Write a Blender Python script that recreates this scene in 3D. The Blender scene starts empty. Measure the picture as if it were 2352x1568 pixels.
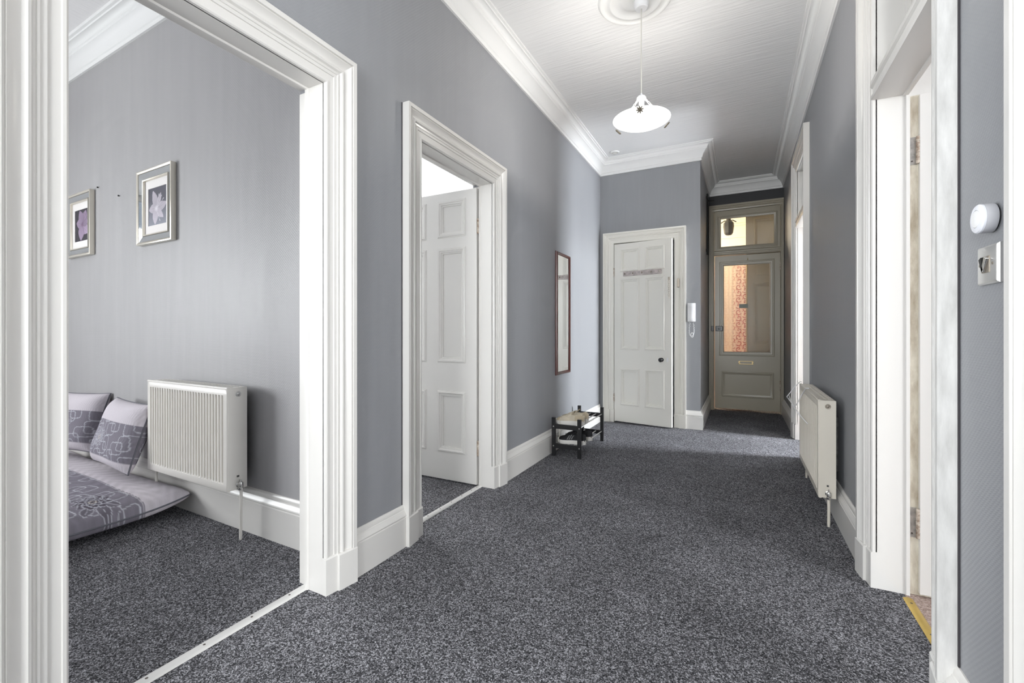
import bpy, bmesh, math, random
from mathutils import Matrix, Vector
random.seed(7)
PI = math.pi
sc = bpy.context.scene
C = sc.collection

# ------------------------------------------------------------------ camera
FPX = 1020.0
TH = math.atan(524 / 1020.0)
cam = bpy.data.cameras.new('camera')
cam.sensor_fit = 'HORIZONTAL'
cam.sensor_width = 36
cam.lens = FPX / 2352 * 36
cam.shift_y = -22 / 2352
cam.clip_start = 0.02
camo = bpy.data.objects.new('camera', cam)
C.objects.link(camo)
camo.location = (0, 0, 1.1)
camo.rotation_euler = (PI / 2, 0, TH)
sc.camera = camo

# ------------------------------------------------------------------ world, exposure
w = bpy.data.worlds.new('world')
sc.world = w
w.use_nodes = True
w.node_tree.nodes['Background'].inputs[0].default_value = (0.75, 0.85, 1, 1)
w.node_tree.nodes['Background'].inputs[1].default_value = 0.25
vs = sc.view_settings
vs.view_transform = 'Standard'
vs.look = 'None'
vs.exposure = 0.86
vs.gamma = 1.0
vs.use_curve_mapping = False
sc.cycles.max_bounces = 8
sc.cycles.diffuse_bounces = 4
sc.cycles.use_light_tree = False
sc.cycles.glossy_bounces = 3
sc.cycles.transmission_bounces = 6
sc.cycles.use_adaptive_sampling = True
sc.cycles.adaptive_threshold = 0.025
sc.cycles.sample_clamp_indirect = 6.0
sc.cycles.caustics_reflective = False
sc.cycles.caustics_refractive = False

# ------------------------------------------------------------------ daylight at the windows of the rooms, added fill at the hall end
def area(name, loc, rot, sx, sy, power, col=(1, 1, 1), spread=180):
    l = bpy.data.lights.new(name, 'AREA')
    l.shape = 'RECTANGLE'
    l.size = sx
    l.size_y = sy
    l.energy = power
    l.color = col
    l.spread = math.radians(spread)
    o = bpy.data.objects.new(name, l)
    C.objects.link(o)
    o.location = loc
    o.rotation_euler = rot
    return o

DAY = (0.95, 0.98, 1.0)
area('daylight_bedroom', (-5.88, -1.05, 1.55), (PI / 2, 0, -PI / 2), 1.8, 1.5, 92, DAY)
area('daylight_second_room', (-5.88, 3.9, 1.75), (PI / 2, 0, -PI / 2), 1.6, 1.9, 108, DAY)
area('daylight_third_room', (4.38, 0.15, 1.5), (PI / 2, 0, PI / 2), 1.5, 1.6, 112, DAY)
area('daylight_fourth_room', (3.38, 5.25, 1.6), (PI / 2, 0, PI / 2), 0.7, 1.7, 240, (0.9, 0.95, 1.0))
area('fill_hall_end', (-0.5, -2.08, 1.7), (PI / 2, 0, 0), 1.3, 1.9, 74, DAY)  # fill light added behind the viewer to brighten the hall

# ------------------------------------------------------------------ helpers
WM = {}

def put(o, parent=None):
    C.objects.link(o)
    if parent is not None:
        o.parent = parent
    return o

def meta(o, label=None, cat=None, group=None, kind=None):
    if label: o['label'] = label
    if cat: o['category'] = cat
    if group: o['group'] = group
    if kind: o['kind'] = kind
    return o

def empty(name, loc=(0, 0, 0), rz=0, label=None, cat=None, group=None, kind=None, parent=None):
    o = bpy.data.objects.new(name, None)
    o.empty_display_size = 0.05
    put(o, parent)
    o.location = loc
    o.rotation_euler = (0, 0, rz)
    WM[o.name] = Matrix.Translation(loc) @ Matrix.Rotation(rz, 4, 'Z')
    return meta(o, label, cat, group, kind)

class MB:
    def __init__(s):
        s.v = []
        s.f = []
        s.c = None
    def box(s, x0, x1, y0, y1, z0, z1):
        b = len(s.v)
        s.v += [(x0, y0, z0), (x1, y0, z0), (x1, y1, z0), (x0, y1, z0), (x0, y0, z1), (x1, y0, z1), (x1, y1, z1), (x0, y1, z1)]
        s.f += [tuple(b + i for i in q) for q in ((0, 3, 2, 1), (4, 5, 6, 7), (0, 1, 5, 4), (1, 2, 6, 5), (2, 3, 7, 6), (3, 0, 4, 7))]
        return s
    def loft(s, st, closed_prof=True, caps=True, closed_path=False):
        b = len(s.v)
        n = len(st[0])
        for r in st:
            s.v += [tuple(p) for p in r]
        m = len(st)
        for i in range(m if closed_path else m - 1):
            j = (i + 1) % m
            for k in range(n if closed_prof else n - 1):
                l = (k + 1) % n
                s.f.append((b + i * n + k, b + i * n + l, b + j * n + l, b + j * n + k))
        if caps and not closed_path and closed_prof:
            s.f.append(tuple(b + k for k in range(n)))
            s.f.append(tuple(b + (m - 1) * n + k for k in reversed(range(n))))
        return s
    def tube(s, pts, r, n=8, closed=False):
        pts = [Vector(p) for p in pts]
        m = len(pts)
        st = []
        prev = None
        for i in range(m):
            if closed:
                d = pts[(i + 1) % m] - pts[i - 1]
            else:
                d = pts[min(i + 1, m - 1)] - pts[max(i - 1, 0)]
            d.normalize()
            if prev is None:
                a = d.orthogonal().normalized()
            else:
                a = prev - d * prev.dot(d)
                a = a.normalized() if a.length > 1e-6 else d.orthogonal().normalized()
            prev = a
            b2 = d.cross(a)
            rr = r[i] if isinstance(r, (list, tuple)) else r
            st.append([pts[i] + a * rr * math.cos(2 * PI * k / n) + b2 * rr * math.sin(2 * PI * k / n) for k in range(n)])
        return s.loft(st, closed_path=closed)
    def lathe(s, prof, n=32, c=(0, 0, 0), axis='z', caps=True):
        st = []
        for k in range(n):
            a = 2 * PI * k / n
            ring = []
            for r, z in prof:
                p = (r * math.cos(a), r * math.sin(a), z)
                if axis == 'y':
                    p = (p[0], z, p[1])
                elif axis == 'x':
                    p = (z, p[0], p[1])
                ring.append((c[0] + p[0], c[1] + p[1], c[2] + p[2]))
            st.append(ring)
        return s.loft(st, closed_prof=False, caps=False, closed_path=True)
    def gridsolid(s, xs, zs, holes, y0, y1):
        """flat slab in x-z with rectangular holes, one connected solid"""
        xs = sorted(set([round(x, 5) for x in xs] + [round(h[i], 5) for h in holes for i in (0, 1)]))
        zs = sorted(set([round(z, 5) for z in zs] + [round(h[i], 5) for h in holes for i in (2, 3)]))
        def solid(i, k):
            if i < 0 or k < 0 or i >= len(xs) - 1 or k >= len(zs) - 1: return False
            cx, cz = (xs[i] + xs[i + 1]) / 2, (zs[k] + zs[k + 1]) / 2
            return not any(h[0] < cx < h[1] and h[2] < cz < h[3] for h in holes)
        idx = {}
        def V(i, k, y):
            key = (i, k, y)
            if key not in idx:
                idx[key] = len(s.v)
                s.v.append((xs[i], y, zs[k]))
            return idx[key]
        for i in range(len(xs) - 1):
            for k in range(len(zs) - 1):
                if not solid(i, k): continue
                for y in (y0, y1):
                    s.f.append((V(i, k, y), V(i + 1, k, y), V(i + 1, k + 1, y), V(i, k + 1, y)))
                for (di, dk, a, b2) in ((-1, 0, (i, k), (i, k + 1)), (1, 0, (i + 1, k), (i + 1, k + 1)), (0, -1, (i, k), (i + 1, k)), (0, 1, (i, k + 1), (i + 1, k + 1))):
                    if not solid(i + di, k + dk):
                        s.f.append((V(*a, y0), V(*b2, y0), V(*b2, y1), V(*a, y1)))
        return s
    def build(s, name, mat, parent=None, smooth=False, bevel=0, world=False, loc=None, rot=None, cols=None, seg=2):
        me = bpy.data.meshes.new(name)
        me.from_pydata(s.v, [], s.f)
        bm = bmesh.new()
        bm.from_mesh(me)
        bmesh.ops.remove_doubles(bm, verts=bm.verts, dist=1e-6) if cols is None else None
        bmesh.ops.recalc_face_normals(bm, faces=bm.faces)
        bm.to_mesh(me)
        bm.free()
        if cols is not None:
            at = me.color_attributes.new('print', 'FLOAT_COLOR', 'POINT')
            for i, c in enumerate(cols):
                at.data[i].color = (c[0], c[1], c[2], 1)
        if smooth is True:
            for p in me.polygons: p.use_smooth = True
        elif smooth:
            for p in me.polygons: p.use_smooth = True
            me.set_sharp_from_angle(angle=math.radians(smooth))
        me.materials.append(mat)
        o = bpy.data.objects.new(name, me)
        put(o, parent)
        if world and parent is not None:
            o.matrix_parent_inverse = WM[parent.name].inverted()
        if loc is not None: o.location = loc
        if rot is not None: o.rotation_euler = rot
        wl = Matrix.Translation(loc or (0, 0, 0)) @ (Matrix.Rotation(rot[2], 4, 'Z') if rot else Matrix())
        WM[o.name] = wl if (world or parent is None) else WM[parent.name] @ wl
        if bevel:
            md = o.modifiers.new('bevel', 'BEVEL')
            md.width = bevel
            md.segments = seg
            md.limit_method = 'ANGLE'
            md.angle_limit = math.radians(40)
        return o

def B(*a):
    return MB().box(*a)

# ------------------------------------------------------------------ materials
def newmat(name):
    m = bpy.data.materials.new(name)
    m.use_nodes = True
    nt = m.node_tree
    return m, nt, nt.nodes['Principled BSDF']

def N(nt, t, **kw):
    n = nt.nodes.new(t)
    for k, v in kw.items():
        if k in n.inputs:
            n.inputs[k].default_value = v
        else:
            setattr(n, k, v)
    return n

def mat(name, col, rough=0.5, metal=0.0, spec=0.5, noise=0.0, nscale=8.0, bump=0.0, bscale=60.0, coat=0.0, stretch=None, tint=None):
    m, nt, b = newmat(name)
    b.inputs['Base Color'].default_value = (*col, 1)
    b.inputs['Roughness'].default_value = rough
    b.inputs['Metallic'].default_value = metal
    b.inputs['Specular IOR Level'].default_value = spec
    b.inputs['Coat Weight'].default_value = coat
    tc = N(nt, 'ShaderNodeTexCoord')
    src = tc.outputs['Object']
    if stretch:
        mp = N(nt, 'ShaderNodeMapping')
        mp.inputs['Scale'].default_value = stretch
        nt.links.new(src, mp.inputs[0])
        src = mp.outputs[0]
    if noise:
        n = N(nt, 'ShaderNodeTexNoise', Scale=nscale, Detail=5.0, Roughness=0.6)
        nt.links.new(src, n.inputs['Vector'])
        r = N(nt, 'ShaderNodeValToRGB')
        r.color_ramp.elements[0].position = 0.3
        r.color_ramp.elements[1].position = 0.7
        c2 = tint or tuple(c * (1 - noise) for c in col)
        r.color_ramp.elements[0].color = (*c2, 1)
        r.color_ramp.elements[1].color = (*[min(1, c * (1 + noise * 0.4)) for c in col], 1)
        nt.links.new(n.outputs[0], r.inputs[0])
        nt.links.new(r.outputs[0], b.inputs['Base Color'])
    if bump:
        n2 = N(nt, 'ShaderNodeTexNoise', Scale=bscale, Detail=3.0)
        nt.links.new(src, n2.inputs['Vector'])
        bp = N(nt, 'ShaderNodeBump', Strength=bump, Distance=0.002)
        nt.links.new(n2.outputs[0], bp.inputs['Height'])
        nt.links.new(bp.outputs[0], b.inputs['Normal'])
    return m

def wallpaper(name, col, rough, metal=0.0, wv=0.35, streak=0.10, spec=0.5):
    """painted woven wallpaper: fine weave relief, faint vertical roller streaks"""
    m, nt, b = newmat(name)
    tc = N(nt, 'ShaderNodeTexCoord')
    w1 = N(nt, 'ShaderNodeTexWave', Scale=48.0, Distortion=0.5, Detail=0.0, bands_direction='Z')
    w2 = N(nt, 'ShaderNodeTexWave', Scale=40.0, Distortion=0.5, Detail=0.0, bands_direction='DIAGONAL')
    for n in (w1, w2): nt.links.new(tc.outputs['Object'], n.inputs['Vector'])
    mul = N(nt, 'ShaderNodeMath', operation='MULTIPLY')
    nt.links.new(w1.outputs['Fac'], mul.inputs[0])
    nt.links.new(w2.outputs['Fac'], mul.inputs[1])
    bp = N(nt, 'ShaderNodeBump', Strength=wv, Distance=0.0016)
    nt.links.new(mul.outputs[0], bp.inputs['Height'])
    nt.links.new(bp.outputs[0], b.inputs['Normal'])
    mp = N(nt, 'ShaderNodeMapping')
    mp.inputs['Scale'].default_value = (9, 9, 0.7)
    st = N(nt, 'ShaderNodeTexNoise', Scale=1.6, Detail=3.0, Roughness=0.62)
    nt.links.new(tc.outputs['Object'], mp.inputs[0])
    nt.links.new(mp.outputs[0], st.inputs['Vector'])
    r = N(nt, 'ShaderNodeValToRGB')
    r.color_ramp.elements[0].position = 0.3
    r.color_ramp.elements[1].position = 0.72
    r.color_ramp.elements[0].color = (*[c * (1 - streak) for c in col], 1)
    r.color_ramp.elements[1].color = (*[c * (1 + streak) for c in col], 1)
    nt.links.new(st.outputs[0], r.inputs[0])
    nt.links.new(r.outputs[0], b.inputs['Base Color'])
    mr = N(nt, 'ShaderNodeMapRange')
    mr.inputs['To Min'].default_value = rough - 0.08
    mr.inputs['To Max'].default_value = rough + 0.10
    nt.links.new(st.outputs[0], mr.inputs[0])
    nt.links.new(mr.outputs[0], b.inputs['Roughness'])
    b.inputs['Metallic'].default_value = metal
    b.inputs['Specular IOR Level'].default_value = spec
    return m

def ceiling_mat(name, direction, col=(0.80, 0.80, 0.80)):
    m, nt, b = newmat(name)
    b.inputs['Base Color'].default_value = (*col, 1)
    b.inputs['Roughness'].default_value = 0.6
    tc = N(nt, 'ShaderNodeTexCoord')
    mp = N(nt, 'ShaderNodeMapping')
    mp.inputs['Scale'].default_value = (3.5, 55, 1) if direction == 'X' else (55, 3.5, 1)
    n = N(nt, 'ShaderNodeTexNoise', Scale=1.0, Detail=2.5, Roughness=0.55)
    nt.links.new(tc.outputs['Object'], mp.inputs[0])
    nt.links.new(mp.outputs[0], n.inputs['Vector'])
    bp = N(nt, 'ShaderNodeBump', Strength=0.55, Distance=0.006)
    nt.links.new(n.outputs[0], bp.inputs['Height'])
    nt.links.new(bp.outputs[0], b.inputs['Normal'])
    return m

def carpet(name, dark, mid, light, scale=170.0):
    """twist-pile carpet, tufts of mixed yarn"""
    m, nt, b = newmat(name)
    tc = N(nt, 'ShaderNodeTexCoord')
    n = N(nt, 'ShaderNodeTexNoise', Scale=scale * 0.9, Detail=1.5, Roughness=0.75)
    v = N(nt, 'ShaderNodeTexVoronoi', Scale=scale)
    big = N(nt, 'ShaderNodeTexNoise', Scale=3.0, Detail=2.0)
    dn = N(nt, 'ShaderNodeTexNoise', Scale=scale * 0.6, Detail=0.0)
    dm = N(nt, 'ShaderNodeMix', data_type='VECTOR')
    dm.inputs[0].default_value = 0.012
    nt.links.new(tc.outputs['Object'], dm.inputs[4])
    nt.links.new(tc.outputs['Object'], dn.inputs['Vector'])
    nt.links.new(dn.outputs['Color'], dm.inputs[5])
    nt.links.new(dm.outputs[1], v.inputs['Vector'])
    for q in (n, big): nt.links.new(tc.outputs['Object'], q.inputs['Vector'])
    sep = N(nt, 'ShaderNodeSeparateColor')
    nt.links.new(v.outputs['Color'], sep.inputs[0])
    mixv = N(nt, 'ShaderNodeMath', operation='MULTIPLY_ADD')
    nt.links.new(sep.outputs[0], mixv.inputs[0])
    mixv.inputs[1].default_value = 0.55
    sc2 = N(nt, 'ShaderNodeMapRange')
    sc2.inputs['From Min'].default_value = 0.3
    sc2.inputs['From Max'].default_value = 0.7
    sc2.inputs['To Min'].default_value = 0.0
    sc2.inputs['To Max'].default_value = 0.45
    nt.links.new(n.outputs[0], sc2.inputs[0])
    nt.links.new(sc2.outputs[0], mixv.inputs[2])
    r = N(nt, 'ShaderNodeValToRGB')
    e = r.color_ramp.elements
    e[0].position = 0.15; e[0].color = (*dark, 1)
    e[1].position = 0.95; e[1].color = (*light, 1)
    k = e.new(0.52); k.color = (*mid, 1)
    nt.links.new(mixv.outputs[0], r.inputs[0])
    mx2 = N(nt, 'ShaderNodeMix', data_type='RGBA', blend_type='MULTIPLY')
    mx2.inputs[0].default_value = 1.0
    br = N(nt, 'ShaderNodeValToRGB')
    br.color_ramp.elements[0].position = 0.3; br.color_ramp.elements[0].color = (0.84, 0.84, 0.84, 1)
    br.color_ramp.elements[1].position = 0.7; br.color_ramp.elements[1].color = (1.12, 1.12, 1.12, 1)
    nt.links.new(big.outputs[0], br.inputs[0])
    nt.links.new(r.outputs[0], mx2.inputs[6])
    nt.links.new(br.outputs[0], mx2.inputs[7])
    nt.links.new(mx2.outputs[2], b.inputs['Base Color'])
    b.inputs['Roughness'].default_value = 0.95
    b.inputs['Specular IOR Level'].default_value = 0.1
    bp = N(nt, 'ShaderNodeBump', Strength=0.6, Distance=0.005)
    nt.links.new(mixv.outputs[0], bp.inputs['Height'])
    nt.links.new(bp.outputs[0], b.inputs['Normal'])
    return m

def emit(name, col, s):
    m, nt, b = newmat(name)
    b.inputs['Base Color'].default_value = (*col, 1)
    b.inputs['Emission Color'].default_value = (*col, 1)
    b.inputs['Emission Strength'].default_value = s
    return m

def printed(name, rough=0.7, bump=0.0, bscale=500.0, spec=0.3):
    m, nt, b = newmat(name)
    a = N(nt, 'ShaderNodeAttribute', attribute_name='print')
    nt.links.new(a.outputs['Color'], b.inputs['Base Color'])
    b.inputs['Roughness'].default_value = rough
    b.inputs['Specular IOR Level'].default_value = spec
    if bump:
        tc = N(nt, 'ShaderNodeTexCoord')
        n2 = N(nt, 'ShaderNodeTexNoise', Scale=bscale, Detail=2.0)
        nt.links.new(tc.outputs['Object'], n2.inputs['Vector'])
        bp = N(nt, 'ShaderNodeBump', Strength=bump, Distance=0.002)
        nt.links.new(n2.outputs[0], bp.inputs['Height'])
        nt.links.new(bp.outputs[0], b.inputs['Normal'])
    return m

def clear_glass(name):
    m, nt, b = newmat(name)
    t = N(nt, 'ShaderNodeBsdfTransparent')
    g = N(nt, 'ShaderNodeBsdfGlossy', Roughness=0.03)
    mx = N(nt, 'ShaderNodeMixShader')
    fr = N(nt, 'ShaderNodeFresnel', IOR=1.35)
    nt.links.new(fr.outputs[0], mx.inputs[0])
    nt.links.new(t.outputs[0], mx.inputs[1])
    nt.links.new(g.outputs[0], mx.inputs[2])
    nt.links.new(mx.outputs[0], nt.nodes['Material Output'].inputs[0])
    return m

def obscure_glass(name):
    """embossed scroll-pattern glass"""
    m, nt, b = newmat(name)
    b.inputs['Base Color'].default_value = (0.93, 0.92, 0.86, 1)
    b.inputs['Transmission Weight'].default_value = 0.93
    b.inputs['Roughness'].default_value = 0.19
    b.inputs['IOR'].default_value = 1.25
    tc = N(nt, 'ShaderNodeTexCoord')
    v = N(nt, 'ShaderNodeTexVoronoi', Scale=34.0)
    wv = N(nt, 'ShaderNodeTexWave', Scale=9.0, Distortion=14.0, Detail=1.0, wave_type='RINGS')
    wv.inputs['Detail Scale'].default_value = 3.0
    n = N(nt, 'ShaderNodeTexNoise', Scale=120.0)
    for q in (v, wv, n): nt.links.new(tc.outputs['Object'], q.inputs['Vector'])
    a = N(nt, 'ShaderNodeMath', operation='ADD')
    nt.links.new(wv.outputs['Fac'], a.inputs[0])
    nt.links.new(v.outputs['Distance'], a.inputs[1])
    a2 = N(nt, 'ShaderNodeMath', operation='MULTIPLY_ADD')
    nt.links.new(n.outputs[0], a2.inputs[0])
    a2.inputs[1].default_value = 0.5
    nt.links.new(a.outputs[0], a2.inputs[2])
    bp = N(nt, 'ShaderNodeBump', Strength=0.18, Distance=0.003)
    nt.links.new(a2.outputs[0], bp.inputs['Height'])
    nt.links.new(bp.outputs[0], b.inputs['Normal'])
    return m

def stripes(name):
    m, nt, b = newmat(name)
    tc = N(nt, 'ShaderNodeTexCoord')
    wv = N(nt, 'ShaderNodeTexWave', Scale=9.0, bands_direction='X')
    nt.links.new(tc.outputs['Object'], wv.inputs['Vector'])
    r = N(nt, 'ShaderNodeValToRGB')
    r.color_ramp.elements[0].color = (0.36, 0.40, 0.52, 1)
    r.color_ramp.elements[1].color = (0.52, 0.56, 0.66, 1)
    nt.links.new(wv.outputs['Fac'], r.inputs[0])
    nt.links.new(r.outputs[0], b.inputs['Base Color'])
    b.inputs['Roughness'].default_value = 0.6
    return m

M = {}
M['wall'] = wallpaper('grey_wallpaper', (0.288, 0.294, 0.308), 0.48, 0.0, streak=0.035, spec=0.35)
M['wall_room'] = wallpaper('silver_wallpaper', (0.385, 0.378, 0.382), 0.44, 0.0, streak=0.05, spec=0.42)
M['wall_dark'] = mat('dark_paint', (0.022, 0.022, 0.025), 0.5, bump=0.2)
M['white'] = mat('white_gloss_paint', (0.70, 0.682, 0.652), 0.27)
M['worn'] = mat('worn_white_gloss_paint', (0.68, 0.67, 0.65), 0.33, noise=0.3, nscale=38, bump=0.6, bscale=32, stretch=(1, 1, 0.22), tint=(0.56, 0.55, 0.53))
M['rough_edge'] = mat('rebate_cream_paint', (0.70, 0.66, 0.56), 0.5, noise=0.6, nscale=22, bump=0.4, tint=(0.42, 0.35, 0.25), stretch=(1, 1, 0.3))
M['plaster'] = mat('plaster_white', (0.82, 0.82, 0.81), 0.55, bump=0.25, bscale=70)
M['white_wall'] = mat('white_emulsion', (0.84, 0.84, 0.84), 0.7)
M['ceiling'] = ceiling_mat('ribbed_white_paper', 'X')
M['ceiling_room'] = ceiling_mat('ribbed_white_paper_bedroom', 'Y', (0.82, 0.81, 0.81))
M['carpet'] = carpet('charcoal_carpet', (0.012, 0.012, 0.014), (0.092, 0.091, 0.098), (0.55, 0.545, 0.58), 215.0)
M['carpet2'] = carpet('pink_beige_carpet', (0.26, 0.19, 0.165), (0.42, 0.32, 0.28), (0.60, 0.49, 0.44))
M['beige'] = mat('beige_gloss_paint', (0.36, 0.325, 0.25), 0.30)
M['cream'] = mat('cream_gloss_paint', (0.78, 0.76, 0.70), 0.30)
M['rad'] = mat('radiator_enamel', (0.78, 0.75, 0.70), 0.32)
M['rad_cream'] = mat('radiator_cream_enamel', (0.74, 0.69, 0.60), 0.34)
M['radback'] = mat('dusty_dark_metal', (0.10, 0.098, 0.095), 0.8, noise=0.6, nscale=40)
M['chrome'] = mat('chrome', (0.72, 0.71, 0.69), 0.16, 1.0)
M['steel'] = mat('brushed_steel', (0.72, 0.71, 0.69), 0.32, 1.0)
M['brass'] = mat('brass_strip', (0.62, 0.44, 0.12), 0.35, 0.75, noise=0.15)
M['bronze'] = mat('gilt_metal', (0.50, 0.38, 0.20), 0.4, 0.8)
M['rust'] = mat('rusty_painted_hinge', (0.55, 0.50, 0.43), 0.5, 0.2, noise=0.8, nscale=55, tint=(0.17, 0.09, 0.045), bump=0.5)
M['hingeplate'] = mat('grey_hinge_plate', (0.50, 0.47, 0.43), 0.42, 0.45, noise=0.35, nscale=45)
M['strip'] = mat('silver_threshold', (0.74, 0.73, 0.71), 0.38, 0.25)
M['black'] = mat('black_plastic', (0.010, 0.010, 0.011), 0.3)
M['blackwood'] = mat('black_stained_wood', (0.009, 0.009, 0.010), 0.38)
M['darkscrew'] = mat('dark_screw', (0.12, 0.10, 0.09), 0.4, 0.6)
M['plastic'] = mat('white_plastic', (0.82, 0.82, 0.83), 0.35)
M['plastic_grey'] = mat('grey_plastic', (0.62, 0.62, 0.65), 0.45)
M['puck'] = mat('frosted_lens', (0.86, 0.87, 0.92), 0.4)
M['puck_core'] = mat('frosted_lens_core', (0.95, 0.95, 0.95), 0.3)
M['mahogany'] = mat('mahogany', (0.085, 0.018, 0.013), 0.25, noise=0.35, nscale=14, stretch=(6, 6, 0.6))
M['mirror'] = mat('mirror_glass', (0.90, 0.90, 0.88), 0.01, 1.0)
M['frame'] = mat('champagne_frame', (0.70, 0.66, 0.58), 0.28, 0.55)
M['frame_mirror'] = mat('frame_mirror_strip', (0.86, 0.88, 0.88), 0.05, 1.0)
M['mount'] = mat('picture_mount', (0.80, 0.77, 0.75), 0.7)
M['print'] = printed('picture_print', 0.45)
M['fabric'] = printed('cushion_fabric', 0.9, 0.5, 420.0, 0.15)
M['piping'] = mat('grey_piping', (0.13, 0.13, 0.15), 0.8)
M['glass'] = clear_glass('window_glass')
M['obscure'] = obscure_glass('scroll_pattern_glass')
M['bowl'] = emit('lit_glass_bowl', (1.0, 0.98, 0.94), 1.15)
M['bowl'].cycles.emission_sampling = 'NONE'
M['bulb'] = emit('bulb', (1.0, 0.96, 0.90), 460.0)
M['starmetal'] = mat('dull_gilt', (0.12, 0.10, 0.07), 0.6)
M['stripes'] = stripes('striped_wallpaper')
M['stair_cream'] = mat('stair_cream', (0.84, 0.76, 0.60), 0.5)
M['red'] = mat('red_paint', (0.50, 0.03, 0.03), 0.4)
M['pinkish'] = mat('pink_tile', (0.72, 0.52, 0.45), 0.4)
M['iron'] = mat('dark_iron', (0.02, 0.02, 0.018), 0.5, 0.4)
M['shoe_cream'] = mat('cream_suede', (0.62, 0.55, 0.43), 0.75, noise=0.2, nscale=25)
M['shoe_tan'] = mat('tan_suede', (0.50, 0.42, 0.30), 0.8)
M['shoe_white'] = mat('white_rubber', (0.74, 0.72, 0.68), 0.5)
M['shoe_black'] = mat('black_knit', (0.012, 0.012, 0.014), 0.8, bump=0.4, bscale=300)
M['stripe_grey'] = mat('grey_stripe', (0.16, 0.16, 0.165), 0.5)
M['lace'] = mat('cream_lace', (0.66, 0.60, 0.50), 0.8)
M['hookrail'] = mat('greyed_wood_rail', (0.52, 0.46, 0.44), 0.55, noise=0.4, nscale=30)
M['keep'] = mat('dull_keep', (0.33, 0.29, 0.24), 0.45, 0.5)
M['stickergrey'] = mat('grey_green_sticker', (0.28, 0.31, 0.27), 0.6)
M['insole'] = mat('dark_insole', (0.10, 0.085, 0.07), 0.9)

# ------------------------------------------------------------------ room dimensions
XL, XR = -1.55, 0.52          # hall walls
TL, TR = 0.17, 0.20           # their thickness
YE, YF = 5.42, 6.95           # end wall, entrance wall
XN = -0.40                    # side of the entrance recess
ZC = 3.20                     # hall ceiling
ZB = 3.33                     # bedroom ceiling
YB = -2.2                     # wall behind the camera
def yroom(x):                 # far wall of the bedroom runs slightly askew
    return 1.525 + 0.022 * (-x - 1.95)
ROOM_RZ = PI - 0.022

D1 = (0.495, 1.29, 2.14)
D2 = (1.92, 2.71, 2.14)
D3 = (1.74, 2.41, 2.73)
D4 = (4.62, 5.36, 2.73)
D5 = (0.315, 1.114, 2.73)
D6 = (-1.376, -0.676, 2.18)   # end wall, along x

# ------------------------------------------------------------------ setting: floor, ceilings, walls
def structure(mb, name, m, label, cat, **kw):
    o = mb.build(name, m, **kw)
    return meta(o, label, cat, kind='structure')

structure(B(-6.2, 0.612, -2.4, 7.1, -0.12, 0), 'floor', M['carpet'], 'charcoal grey flecked carpet through the hall and the bedroom', 'carpet')
structure(B(0.612, 4.8, -2.4, 7.1, -0.12, -0.002), 'floor_side_rooms', M['carpet2'], 'pinkish beige carpet beyond the brass strip', 'carpet')
structure(B(XL - 0.02, XR + 0.02, -2.4, YF + 0.02, ZC, ZC + 0.1), 'ceiling', M['ceiling'], 'white ribbed paper ceiling above the hall', 'ceiling')
structure(B(-6.2, XL - TL + 0.02, -2.4, 5.6, ZB, ZB + 0.1), 'ceiling_bedroom', M['ceiling_room'], 'white ribbed paper ceiling of the bedroom', 'ceiling')
structure(B(XR + TR - 0.02, 4.8, -2.4, 7.1, ZB, ZB + 0.1), 'ceiling_side_rooms', M['white_wall'], 'white ceiling of the rooms off the brass strip doorway', 'ceiling')

def wall_obj(name, origin, phi, s0, s1, z1, holes, t, m, label):
    mb = MB()
    hs = [(-h[1], -h[0], h[2], h[3]) for h in holes]
    mb.gridsolid([-s1, -s0], [0, z1], hs, 0, -t)
    o = mb.build(name, m, loc=origin, rot=(0, 0, phi))
    meta(o, label, 'wall', kind='structure')
    return o

LN = 0.022   # lining thickness
def hole(d, sgn=1):
    a, b2 = (d[0], d[1]) if sgn > 0 else (-d[1], -d[0])
    return (a - LN, b2 + LN, -0.01, d[2] + LN)
# cut holes start at the floor: clip to 0
def hole0(d, sgn=1):
    h = hole(d, sgn)
    return (h[0], h[1], 0.0, h[3])

wall_obj('wall_left', (XL, 0, 0), -PI / 2, -2.4, YE + 0.15, 3.4, [hole0(D1), hole0(D2)], TL, M['wall'], 'grey woven paper wall with the two doorways and the mirror')
wall_obj('wall_right', (XR, 0, 0), PI / 2, -(YF + 0.12), 2.4, 3.4, [hole0(D3, -1), hole0(D4, -1), hole0(D5, -1)], TR, M['wall'], 'grey woven paper wall carrying the light switch and the cream radiator')
wall_obj('wall_end', (0, YE, 0), PI, XL - 0.1, XN, 3.3, [hole0(D6)], 0.15, M['wall'], 'grey wall around the closed six-panel cupboard door')
wall_obj('wall_recess', (XN, 0, 0), -PI / 2, YE + 0.002, YF + 0.12, 3.3, [], 0.1, M['wall'], 'narrow grey side wall of the entrance recess')
FD = (-0.385, 0.505, 2.86)    # opening of the entrance wall
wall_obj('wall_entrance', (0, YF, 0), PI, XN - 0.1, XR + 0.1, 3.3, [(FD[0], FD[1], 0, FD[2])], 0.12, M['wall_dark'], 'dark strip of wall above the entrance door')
WB = (-1.15, 0.15, 0.75, 2.65)
wall_obj('wall_back', (0, YB, 0), 0, -XR - 0.2, -XL + 0.2, 3.4, [(-WB[1], -WB[0], WB[2], WB[3])], 0.15, M['white_wall'], 'white wall with a made-up fill-light window at the near end of the hall')

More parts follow.
